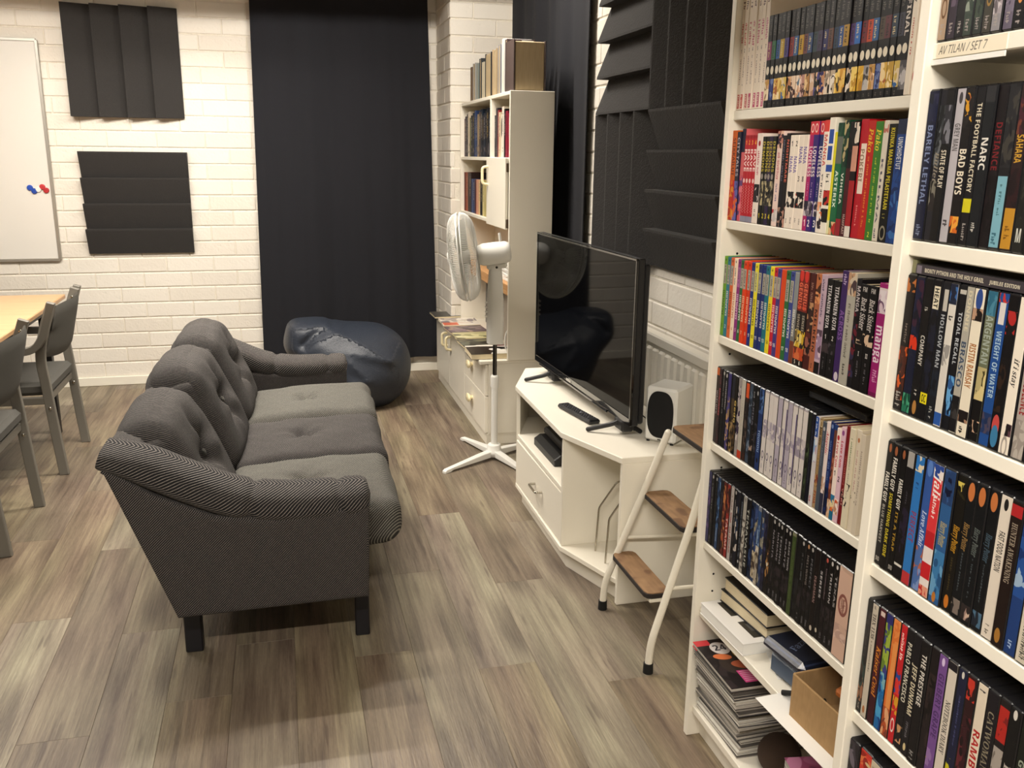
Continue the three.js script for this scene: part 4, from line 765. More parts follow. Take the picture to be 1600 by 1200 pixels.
function opHint(base, ops) { // says what is printed on it
  for (const op of ops) { const a = op.split(' '); if (a[0] === 'R' && +a[2] - +a[1] > 0.12 && colorName(a[3]) !== colorName(base)) return colorName(a[3]) + ' band'; }
  for (const op of ops) { const a = op.split(' '); if ('TULSIH'.includes(a[0]) && colorName(a[3]) !== colorName(base)) return colorName(a[3]) + ' lettering'; }
  for (const op of ops) { const a = op.split(' '); if (a[0] === 'N') return 'small artwork'; if (a[0] === 'G' && colorName(a[3]) !== colorName(base)) return colorName(a[3]) + ' lettering'; }
  return 'plain spine';
}
// items: [kind, width mm, height m, base colour, ops, set-back m]; kind b = book, d = disc case
function shelfRow({ y, xf, z0, z1, items, where, group, seed, zEnd = 9 }) { // nothing is placed past zEnd, where the photograph shows nothing of the row
  const canvas = document.createElement('canvas'); canvas.width = AW; canvas.height = AH; const x = canvas.getContext('2d'); x.fillStyle = '#222'; x.fillRect(0, 0, AW, AH);
  const tot = items.reduce((s, i) => s + i[1], 0), k = (z1 - z0) * 1000 / tot, tex = new THREE.CanvasTexture(canvas); tex.colorSpace = THREE.SRGBColorSpace; tex.anisotropy = 8;
  const matte = phy({ map: tex, roughness: 0.45, specularIntensity: 0.35 }), gloss = phy({ map: tex, roughness: 0.36, specularIntensity: 0.45 }), R = rng(seed);
  let z = z0, px = 0;
  items.forEach(([kind, wmm, h, base, ops, back = 0], i) => {
    if (z > zEnd) return;
    const w = wmm * k / 1000, cw = AW * wmm / tot, u0 = (px + 0.5) / AW, u1 = (px + cw - 0.5) / AW;
    paintSpine(x, px, Math.ceil(cw), base, ops, seed * 100 + i);
    const bk = kind === 'b', depth = bk ? 0.12 : 0.135, n = ordinal(i + 1);
    const o = thing(bk ? 'comic_book' : 'disc_case', colorName(base) + (bk ? ' book' : ' disc case') + ' with ' + opHint(base, ops) + ', ' + n + ' from left on ' + where, bk ? 'book' : 'disc case', [xf + back + R() * 0.003, y + 0.0004, z + w / 2], 0, group);
    const ww = w - 0.0006;
    if (bk) {
      const c = merge([at(cb(0.0022, h, ww, 0.0009), 0.0011, h / 2, 0), at(cb(depth, h, 0.0011, 0.0003), depth / 2 + 0.001, h / 2, ww / 2 - 0.00055), at(cb(depth, h, 0.0011, 0.0003), depth / 2 + 0.001, h / 2, -ww / 2 + 0.00055)]);
      part('cover', atlasUV(c, u0, u1, h, ww, true), matte, o);
      part('pages', at(cb(depth - 0.004, h - 0.003, ww - 0.0022, 0.0006), depth / 2, h / 2, 0), MT.pages, o);
    } else {
      part('case', at(cb(depth, h, ww, 0.0018), depth / 2, h / 2, 0), MT.caseBlack, o);
      const sh = h - 0.005, s = at(cb(0.0007, sh, ww - 0.0022, 0.0002), -0.0002, sh / 2, 0);
      atlasUV(s, u0, u1, sh, ww - 0.002, true); part('printed_sleeve', s.translate(0, 0.0025, 0), gloss, o);
    }
    z += w; px += cw;
  });
}
const B = (w, h, c, ...o) => ['b', w, h, c, o], D = (w, c, ...o) => ['d', w, 0.19, c, o];

// far bookcase, top row: white comics, the long black series, white comics
{
  const it = [], wt = (c, n) => B(15.5, 0.236, '#f0e6d8', 'G .05 .12 #6a4a48 .5', 'G .24 .44 ' + c + ' .5', 'H .455 .5 #4a3436 ' + n, 'G .53 .78 #8a7672 .22', 'R .86 .985 ' + c + ' .25 .8', 'G .87 .98 #f0e6d8 .3');
  ['#c8605c', '#d06a62', '#c4606a'].forEach((c, i) => it.push(wt(c, 1 + i))); ['#c4607e', '#cc6a8a', '#c05a80', '#c86a90'].forEach((c, i) => it.push(wt(c, 4 + i)));
  const cols = ['#a05a7c', '#3f7a54', '#3c6ea8', '#c0a848', '#5a4c8c', '#9c4444', '#3c6a98', '#c0a040', '#7c4a48', '#44587c', '#3a4c54', '#4a3c5c', '#3c3c6c', '#6c4a3c', '#304860', '#345c94', '#b09044', '#5c3c74', '#3c78b8', '#7c2c38', '#c0542c', '#3c6c98', '#5c5044', '#6c3c44', '#3c4c5c', '#4c4c5c'];
  const art = ['#d9b48e #c9a25e #efe0c6 #8a6a4c', '#3a4c8c #2c3468 #8090b8', '#d8b45c #b4703c #f0dcb0', '#e8cc80 #c8a850 #f4e4c0', '#d8c070 #4878b0 #e8d8b8', '#e4c098 #201a18 #c89468', '#caa27e #e8d2bc #50343a', '#d8b090 #7a8c9c #f0e0d0', '#c49a8c #e0c4bc #6a4848', '#b8905c #e8d0a4 #3c2c28', '#dcc0a8 #b89480 #f0e4d8', '#20201e #e8c8a4 #5c5890', '#cca07c #343070 #e4d0bc', '#e8d8c4 #242020 #b0a090', '#f0e8dc #1c1a18 #c8b8a4', '#e0b848 #f0d888 #302820', '#d8a848 #e8c878 #5a4430', '#f0e6da #181616 #d8c0a8', '#e0bc4c #c89c34 #f0d884', '#dcb440 #c09430 #ecd078', '#a8a4a4 #c8c4c0 #55504e'];
  cols.forEach((c, i) => it.push(B(14.8, 0.181, '#161415', 'G .03 .22 #66615c .5', 'R .28 .48 ' + c, 'G .3 .46 ' + (i % 3 ? '#2a2622' : '#d8c8a0') + ' .4', 'C .595 .36 #e8e0d0 1.15', 'N .69 .92 ' + art[i % art.length], 'R .92 1 #161415', 'G .95 .98 #6c6660 .3')));
  it.push(B(15, 0.184, '#141314', 'T .18 .5 #d8d0c8 FINAL', 'C .6 .36 #e8e0d0 1.1', 'N .7 .95 #8a8688 #5c5a60 #c8c4c4'));
  it.push(B(13, 0.236, '#efe6d8', 'G .1 .4 #3c3638 .5', 'G .5 .75 #c4644c .25')); it.push(B(14, 0.238, '#f0e4d4', 'R .02 .26 #c8543c .3 .9', 'G .35 .7 #c4543c .25', 'O .88 .3 #c83c38')); it.push(B(20, 0.236, '#eee4d4', 'G .2 .7 #a09488 .3'));
  shelfRow({ y: FAR_SHELF[0], xf: 0.997, z0: -1.8945, z1: -1.272, items: it, zEnd: -1.3, where: "far bookcase's top row", seed: 3, group: undefined });
  const o = thing('box_set', 'long white box with red mark standing behind the black comic series', 'box', [1.16, FAR_SHELF[0], -1.58]); part('carton', at(cb(0.06, 0.245, 0.4, 0.003), 0, 0.1226, 0), MT.paper, o); part('print', span(-0.031, -0.0298, 0.186, 0.212, -0.2, -0.155, 0.0003), colorMat(0xc23c3c, 0.5), o);
}
// far bookcase, second row
{
  const it = [
    B(17, 0.197, '#d8762c', 'N .55 1 #d8402c #e08a30 #c83828 #e8a83c', 'T .08 .5 #7a3420 SEIKKAILUT'), B(14, 0.194, '#2c2c44', 'T .06 .5 #c8c0c8 CITY TALES', 'N .55 1 #5c5490 #7878b8 #c0508c #e07840'), B(13, 0.2, '#dc7c80', 'R 0 .25 #2c2c48', 'N .5 1 #d86c7c #e89098 #7c5c90'),
    ...[1, 2, 3, 4].map((n) => B(11, 0.186, '#c62c3c', 'R 0 .04 #b02434', 'H .05 .12 #f4cc3c ' + n, 'T .15 .42 #f6e6e2 *1.2 RAVE', 'C .52 .3 #f0d8d0', 'R .58 .95 #c62c3c', 'D .58 .9 #f0c8c4', 'R .93 1 #a0a0b0')),
    B(18, 0.189, '#f0e4dc', 'C .11 .2 #b0283c', 'G .18 .46 #d07888 .4', 'N .56 .78 #181618 #f0e8e0 #38343a', 'R .76 1 #f0e6dc', 'G .84 .92 #8a8080 .3'),
    ...['#c8b848', '#d0c048', '#c0b040', '#c8bc50'].map((c, i) => B(11.5, 0.182, i === 2 ? '#3c2c54' : '#1a1c1a', 'T .05 .4 ' + c + ' *1.1 DEMONS', 'C .45 .34 #a8a098', 'N .5 .78 #4c4840 #8a8270 #c8bc98 #201e1c', 'H .86 .94 #e0d040 ' + (i + 1))),
    B(18, 0.192, '#f0dcd4', 'N 0 .18 #e8c8b4 #503038 #c89484 #382844', 'G .22 .5 #d49090 .5', 'G .55 .75 #8c7c9c .3', 'N .82 .95 #e8e0dc #c0444c #d8d0cc'), B(12, 0.183, '#1a1824', 'G .05 .5 #8c88a0 .4', 'N .78 1 #282430 #b89888 #16141a'), B(12, 0.187, '#1c1418', 'T .06 .52 #d87860 *.9 NIGHTMARE', 'N .75 1 #281c20 #c8a090 #141014'),
    ...[['1', '#f2e8dc'], ['2', '#f4eade'], ['3', '#f2e8dc'], ['8', '#f0e6da']].map(([n, c], i) => B(13, 0.183, c, i < 2 ? 'H .05 .13 #4c4044 ' + n : 'H .42 .5 #4c4044 ' + n, i < 2 ? 'T .22 .4 #8c7cb4 *1.1 NANA' : 'T .12 .3 #8070b0 *1.1 NANA', 'N .6 .78 #f2e8dc #201c20 ' + (i === 2 ? '#c85c48' : '#383438') + ' #181418', 'R .77 .99 #f2e8dc', 'G .88 .94 #9a9088 .3')),
    ...[['#c02c7c', '1'], ['#4c3484', '2'], ['#34407c', '3']].map(([c, n]) => B(13.5, 0.207, c, 'R 0 .12 #d83c50', 'O .06 .25 #f0d8d0', 'T .22 .5 #f0e4e4 *1.1 LOVELESS', 'G .55 .68 #d0b0d0 .2', 'N .72 .86 #8c8490 #d8d0d4 #40384c', 'R .86 1 ' + c, 'H .88 .97 #f4ece8 ' + n)),
    B(13, 0.208, '#f2eae0', 'R 0 .1 #e0544c', 'T .12 .4 #d86860 MANGA', 'H .46 .54 #302c2c 1', 'G .55 .68 #504848 .4', 'N .72 .96 #e88858 #f0b890 #3c3440 #f2eae0'), B(16, 0.212, '#f4eee2', 'R .1 .22 #3c64b4 .15 .85', 'R .24 .36 #3460b0 .1 .8', 'R .4 .46 #3c64b4', 'G .48 .6 #303030 .5', 'N .62 .75 #c83c38 #181616 #f4eee2', 'N .78 .9 #161414 #f4eee2 #262424', 'R .9 1 #f4eee2'), B(6, 0.186, '#e6dc3c', 'R .86 1 #e8e4c0'),
    B(15, 0.202, '#2c7c54', 'R 0 .36 #7c8078', 'N 0 .12 #2c6048 #185038 #284838', 'T .42 .75 #e8f0e4 *.8 ASTERIX', 'N .88 1 #c83c3c #e8c8a0 #2c6c4c'), B(12, 0.206, '#205c44', 'N 0 .4 #183c30 #c8b890 #28503c', 'T .45 .72 #e8e8dc *.8 VIHREA', 'R .85 1 #a83440'), B(13, 0.203, '#5c1c28', 'N 0 .4 #181418 #382028 #0c0a0c', 'T .8 .98 #c8b8b0 *.7 HAMPAAT'), B(13, 0.201, '#201418', 'N 0 .18 #e8dcd0 #141214 #181414', 'R .2 .42 #d8a894', 'R .9 1 #e8e0d8', 'R .5 .9 #b42c34'),
    B(18, 0.206, '#c42438', 'R .2 .62 #f0e4d8 .3 1', 'T .24 .52 #b09880 *.9 POKERI', 'G .7 .9 #e8b0a8 .2'), B(16, 0.203, '#c8342c', 'I .06 .26 #e8c83c Pako', 'G .3 .9 #e09840 .28'), B(17, 0.201, '#50903c', 'I .06 .24 #e8d84c Pako', 'G .3 .85 #c8d048 .25', 'H .92 .98 #e0dc58 2'), B(11, 0.202, '#e4ddd0', 'N 0 .1 #c88878 #e4ddd0', 'T .3 .85 #6c6878 *.6 KULMA', 'G .88 .97 #484860 .4'), B(19, 0.196, '#161514', 'T .03 .72 #e0d43c *.72 KUINKA MAAILMA PELASTETAAN', 'G .74 .8 #a09850 .4', 'O .92 .28 #a8a290'), B(18, 0.203, '#2c5498', 'R 0 .12 #2c3858', 'T .14 .4 #e4e4e4 *.9 UNOHDETUT', 'N .4 1 #2c5ca0 #4c80bc #1c3c74 #284c8c'), B(5, 0.19, '#c4c0b8'), B(14, 0.2, '#b4aca4', 'G .1 .8 #6c6460 .3'), B(13, 0.195, '#3c3c48', 'G .1 .8 #a0a0a8 .3')];
  shelfRow({ y: FAR_SHELF[1], xf: 0.997, z0: -1.8945, z1: -1.268, items: it, zEnd: -1.31, where: "far bookcase's second row", seed: 7 });
}
// far bookcase, third row
{
  const sp = (c, n, t = '#e8e4dc', pc = '#b8b4a8') => B(12.5, 0.186, c, 'R .1 .34 ' + pc + ' .12 .88', 'G .12 .32 #6c6c68 .4', 'H .02 .09 #181818 *', 'U .42 .74 ' + t + ' *.8 SALAPOLIISI', 'H .84 .9 ' + t + ' ' + n);
  const it = [sp('#88b83c', 1, '#2c3c20'), sp('#3c8ca0', 2), sp('#dc7c48', 3, '#6c2c18'), sp('#f0e0cc', 4, '#c8784c', '#f0e0cc'), sp('#a03c8c', 5, '#e8d0e0', '#c07cb0'), sp('#3c7c4c', 6), sp('#e05428', 7, '#f0d8b8'), sp('#d84c24', 8, '#f0d0b0'), sp('#283c8c', 9), sp('#e8dc3c', 10, '#5c5420', '#d8d498'), sp('#34407c', 11), sp('#2c3c84', 12), sp('#2c8490', 13), sp('#e8d838', 14, '#6c6420'), sp('#d02c44', 15, '#f4e0dc'), sp('#5c4c90', 16), B(14, 0.186, '#dc5c28', 'R .2 .2 #dc5c28'), sp('#3c7c48', 17), sp('#4c589c', 18), B(12, 0.186, '#8c8c88', 'R 0 .5 #9ca0a0', 'U .4 .7 #e8e4dc *.8 SALAPOLIISI', 'R .75 1 #8c5038'),
    ...['5', '6'].map((n) => B(15, 0.192, '#2c2422', 'R 0 .42 #8c3428', 'C .05 .36 #d8483c 1.4', 'T .12 .4 #e88868 *1.1 GENIUS', 'H .33 .42 #d84c34 ' + n, 'T .45 .62 #c0b8a8 *.7 SENSEI', 'N .62 .8 #d8b83c #8c7850 #e8d890 #3c3430', 'N .8 .93 #c85c34 #7c3c28 #d88050', 'H .93 .99 #e8e0d4 ' + n)),
    B(17, 0.192, '#5c2824', 'N .3 .6 #3c2c28 #c8a078 #50302c', 'G .1 .3 #b09080 .4', 'N .6 .85 #6c3028 #a8705c #301c1c'), B(14, 0.193, '#b87858', 'N 0 .3 #c88458 #e0a878 #583828', 'T .35 .8 #3c2420 *.8 MELKEIN', 'H .9 .97 #2c2020 I'), B(14, 0.194, '#c8b4c0', 'G .05 .5 #6c5c78 .4', 'N .55 .85 #b098b0 #e0d0d8 #705868', 'R .88 1 #181418'),
    B(17, 0.188, '#141316', 'T .06 .5 #e4e0e0 *.8 TITAANIEN SOTA', 'H .55 .62 #d8d4d0 1', 'N .62 .75 #282428 #504448', 'G .8 .92 #787478 .2'), B(19, 0.188, '#141316', 'T .06 .5 #e4e0e0 *.8 TITAANIEN SOTA', 'H .55 .62 #d8d4d0 2', 'N .62 .75 #282428 #585058', 'G .8 .92 #787478 .2'), B(16, 0.209, '#4c3070', 'G .03 .13 #c8b8d0 .5', 'T .35 .62 #9870b0 ACROSS', 'C .95 .3 #d8d0d8'), B(20, 0.208, '#bcb8ae', 'N 0 .2 #c8a888 #d8ccb8 #604c50', 'G .26 .75 #7c7870 .35', 'G .8 .9 #58544c .3'), B(12, 0.2, '#201c24', 'T .06 .3 #d8d0d0 MANGA', 'N .3 .9 #281c2c #802c3c #443c60 #181418'),
    B(19, 0.193, '#151316', 'H .02 .08 #d8d4d0 FM', 'I .12 .42 #dcd8d4 Back Sister', 'N .45 .56 #d8c0a8 #282024 #181416', 'H .62 .68 #e0dcd8 I', 'G .72 .92 #88848a .22'), B(19, 0.193, '#151316', 'H .02 .08 #d8d4d0 FM', 'I .12 .42 #dcd8d4 Back Sister', 'N .45 .56 #e0c8b0 #282024 #181416', 'H .62 .68 #e0dcd8 II', 'G .72 .92 #88848a .22'), B(22, 0.201, '#b02c84', 'R .04 .24 #ece0e0', 'N .06 .26 #e4d4dc #8c6c88 #503850 #f0e8ec', 'T .36 .7 #f0e4ec *1.2 manga', 'G .76 .88 #e0a8cc .5', 'R .96 1 #8c2064'), B(14, 0.19, '#8c2c6c', 'G .2 .8 #d8a8c8 .3')];
  shelfRow({ y: FAR_SHELF[2], xf: 0.997, z0: -1.8945, z1: -1.285, items: it, zEnd: -1.322, where: "far bookcase's third row", seed: 11 });
}
// far bookcase, fourth row: disc cases then comics
{
  const dk = ['#1c1618', '#241a20', '#141416', '#181a20'];
  const it = [D(17, '#3c2420', 'R 0 .1 #d87830', 'T .3 .62 #b8b0b8 *.8 WARLOCK', 'N .65 1 #20181c #382830'), D(17, '#3a1c24', 'G .05 .2 #a05058', 'T .25 .62 #c86c70 *.8 MONONOKE', 'N .65 .95 #2c1820 #582c34'), D(17, '#161416', 'G .05 .6 #a8a4a4 .3', 'C .04 .25 #b8b4b0'), D(17, '#181820', 'C .05 .25 #c0bcb8', 'G .12 .5 #c8c4c4 .4'), D(18, '#4c4480', 'N .3 1 #5c548c #c8a880 #3c2c50 #a08868'), D(18, '#5c4c38', 'R .0 .3 #34343c', 'N .5 1 #7c684c #a89068 #3c3028'), D(17, '#1c1814', 'T .3 .6 #d8c078 Gedo', 'N .62 .96 #382c20 #786040'), D(17, '#a8a09c', 'N .1 .8 #b8b0ac #2c2440 #d8d0cc #50405c'), D(22, '#c4beb4', 'R .9 1 #c85030', 'G .2 .8 #a8a298 .2'), D(17, '#4c3028', 'R .02 .2 #d86838', 'N .25 .9 #38302c #6c5c54 #241e20'), D(18, '#4c5868', 'N .1 .9 #3c4c60 #7c8898 #2c3440'), D(17, '#1c1c22', 'G .08 .16 #b0b0b4', 'T .2 .5 #7c7c88 *.8 AKIRA', 'N .5 .85 #241c20 #c8b0a0 #141418'), D(17, '#1a1a1e', 'C .08 .25 #a8a8a8', 'N .45 .9 #1c1c22 #48444c'), D(22, '#2c4478', 'N 0 .3 #4c6ca0 #203458 #6c8cb8', 'T .5 .78 #a8bcd8 *.8 TOUHOU', 'C .88 .2 #1c1c1c')];
  for (let i = 0; i < 9; i++) it.push(D(21, i === 3 || i === 5 ? '#bcb4c0' : '#dcd6d2', 'R .0 .02 #b8b0b4', 'N .34 .56 #d0c8c8 #b4acb8 #dcd6d4 #a8a0ac', 'O .77 .24 #7c7488', 'G .82 .95 #88808c .3', ...(i === 4 || i === 6 ? ['R .1 .9 #54407c .8 1'] : [])));
  it.push(D(16, '#2c3028', 'N .35 .9 #3c4434 #586848 #1c1e1a'), D(14, '#1c1c2c', 'G .1 .8 #4c4c5c .3'));
  it.push(B(12, 0.186, '#d8d4d8', 'R 0 .22 #3460a8', 'G .02 .2 #e8e8e8 .5', 'N .25 .5 #98b0d0 #d8dce0 #c8b0b8', 'R .5 1 #d4d0d0', 'G .88 .94 #b03c48 .5'), B(14, 0.186, '#a89068', 'O .06 .3 #d8c8a8', 'G .1 .3 #3c2c20 .6', 'G .35 .6 #c0a878 .4', 'N .62 .75 #8c3c2c #c0a070', 'R .76 1 #b8a07c', 'T .8 .95 #a8482c PYHA'), B(14, 0.183, '#5c6470', 'C .08 .26 #c0c0c0', 'G .12 .5 #8c94a0 .3'), B(13, 0.186, '#e8dcd8', 'I .1 .35 #c8505c Angelic', 'N .6 .8 #c8a890 #604c50 #e8dcd8', 'R .78 1 #3c3c54'), B(14, 0.19, '#243c78', 'C .05 .25 #8ca0c8', 'G .2 .65 #7c90b8 .4', 'N .7 1 #1c2c5c #2c4480 #142044'), B(13, 0.188, '#7c4c40', 'R 0 .06 #2c4c84', 'N .35 .8 #884c3c #b87c64 #5c3830', 'N .8 1 #d8b898 #e0c8b0 #98705c'), B(14, 0.184, '#f0e4dc', 'C .1 .3 #c83c48', 'T .14 .42 #c8384c *.9 Love Com', 'H .44 .52 #302c2c 1', 'N .72 .9 #e07c34 #58a04c #3c84a8 #e8d8b0', 'R .9 1 #2c7c9c'), B(14, 0.19, '#e4c8d4', 'C .06 .3 #a05c98', 'T .14 .42 #c83848 *.9 Love Com', 'H .5 .58 #282424 2', 'N .75 .92 #f0e4dc #c89c80 #d86c40'), B(15, 0.196, '#8c2028', 'G .3 .6 #c07c74 .3', 'N .65 .8 #7c1c24 #2c1418', 'T .62 .8 #d8b0a8 *.5 VERI'), B(19, 0.196, '#e4dcc8', 'G .1 .4 #8ca078 .3', 'G .3 .8 #b8b0a0 .2', 'N .55 .62 #e4dcc8 #302824', 'N .7 .78 #e4dcc8 #302824'), B(17, 0.198, '#e6dccc', 'C .1 .2 #c88c60', 'G .2 .6 #c89c98 .25', 'N .6 .72 #e6dccc #382c28'), B(15, 0.194, '#ddd4c4', 'G .15 .7 #a8988c .3'));
  shelfRow({ y: FAR_SHELF[3], xf: 0.998, z0: -1.8945, z1: -1.32, items: it, zEnd: -1.322, where: "far bookcase's fourth row", seed: 17 });
  const c = thing('disc_case', 'black disc case lying flat on top of comics in the fourth row', 'disc case', [1.1, FAR_SHELF[3] + 0.1985, -1.44]); part('case', span(-0.06, 0.075, 0, 0.014, -0.13, 0.06, 0.0018), MT.caseBlack, c);
}
// far bookcase, fifth row: disc cases
{
  const w = (t, c = '#161417', tc = '#a8a4a8', mark = '#b8b4b0') => D(14.5, c, 'C .045 .24 ' + mark, t ? 'T .14 .5 ' + tc + ' *.7 ' + t : 'G .14 .5 ' + tc + ' .3', 'N .55 .8 ' + c + ' #2c282c #3c3438', 'G .88 .96 #8c888c .4');
  const it = [D(14, '#3c3c70', 'N .1 .9 #443c78 #70508c #2c2c58 #8484b0'), w('', '#15151a'), D(14, '#18181c', 'C .05 .24 #b0b0b0', 'G .1 .6 #585850 .4'), D(14, '#3c5478', 'N .05 .7 #486890 #7c9cc0 #243450', 'G .7 .9 #b0c0d0'), D(14, '#28242c', 'N .1 .9 #2c2830 #484050 #18161a'), D(15, '#6c3430', 'N .05 .95 #7c3c34 #a85c48 #3c2024 #c08858'), D(14, '#a03c38', 'N .05 .4 #7c3c34 #b06048 #3c2828', 'T .45 .9 #e0c4bc TATAMI'), D(15, '#c0b8b4', 'G .1 .3 #6c3c3c', 'G .35 .9 #9c3434 .5'), w('', '#141416'), D(15, '#1c2030', 'N .2 .8 #18202c #384860 #c8c0b8'), D(14, '#20242c', 'G .1 .85 #888c94 .4', 'C .9 .2 #d0ccc8'), D(15, '#b4b0a8', 'C .04 .24 #908c88', 'N .3 .95 #a8a49c #6c6460 #c8c4bc'), D(15, '#19191c', 'T .12 .9 #b8b8b0 TEMAYASUE'), D(15, '#2c3850', 'N .05 .9 #28385c #485c84 #18202c'), D(14, '#3c5074', 'N .05 .6 #485c8c #a8a088 #2c3c5c', 'N .6 .95 #b8ac94 #d0c4b0 #5c4c40'), D(14, '#8c9098', 'N .05 .5 #3c5c88 #8ca0b8', 'N .5 1 #b8b0a0 #d0c8bc #6c6058'), D(14, '#3c4860', 'N .1 .95 #38486c #485c84 #9c988c'), D(14, '#2c2c40', 'N .1 .9 #2c2c48 #484868 #1c1c28'), D(14, '#201c1c', 'N .3 .85 #3c2c24 #b08858 #1c1818', 'C .62 .25 #d8d0c0'), w('NARUTA', '#17151a', '#989498'), w('HAIBANE', '#171518', '#9a9498'), w('TEXHNO', '#161517', '#a09ca0'), w('GANTZ', '#181619', '#9c989c'), w('BLEAK TOWN', '#151416', '#b0acac'), D(15, '#4c5c34', 'R 0 .04 #8c8c70', 'G .1 .8 #6c7c4c .3'), D(17, '#1c1c1e', 'N .5 .9 #1c1c1e #2c2c30'), w('', '#17181a', '#7c7c80'), w('HELLWING', '#1c1a1a', '#8c8480', '#c8a078'), w('PERFECT', '#141418', '#78787c'), D(16, '#1c1416', 'T .3 .62 #a88c88 *.8 DEADMAN', 'C .92 .26 #c8c0b4'), D(14, '#18161a', 'T .2 .52 #c8c4c4 *.8 SERIES', 'C .9 .26 #c8c0b0'), w('', '#1a1418', '#8c7c80', '#c86c60'), w('TRIGUN', '#141316', '#c0bcbc', '#d0ccc8'), w('TEXAS', '#151416', '#b0acac', '#d8d4d0')];
  it.push(['d', 38, 0.192, '#dcc0b0', ['N .0 .04 #d0b4a4 #e0c8b8', 'S .3 .5 #8c5850 *.55 Chobotsu', 'S .31 .51 #8c5850 *.3 *', 'O .4 .3 #9c6860', 'N .62 .8 #d8bcac #ccb0a4 #e0c8bc']], B(14, 0.175, '#a02430', 'G .2 .7 #c86c6c .3'), B(16, 0.18, '#4c4048', 'G .2 .7 #a0989c .3'));
  shelfRow({ y: FAR_SHELF[4], xf: 0.998, z0: -1.8945, z1: -1.278, items: it, zEnd: -1.345, where: "far bookcase's fifth row", seed: 23 });
}
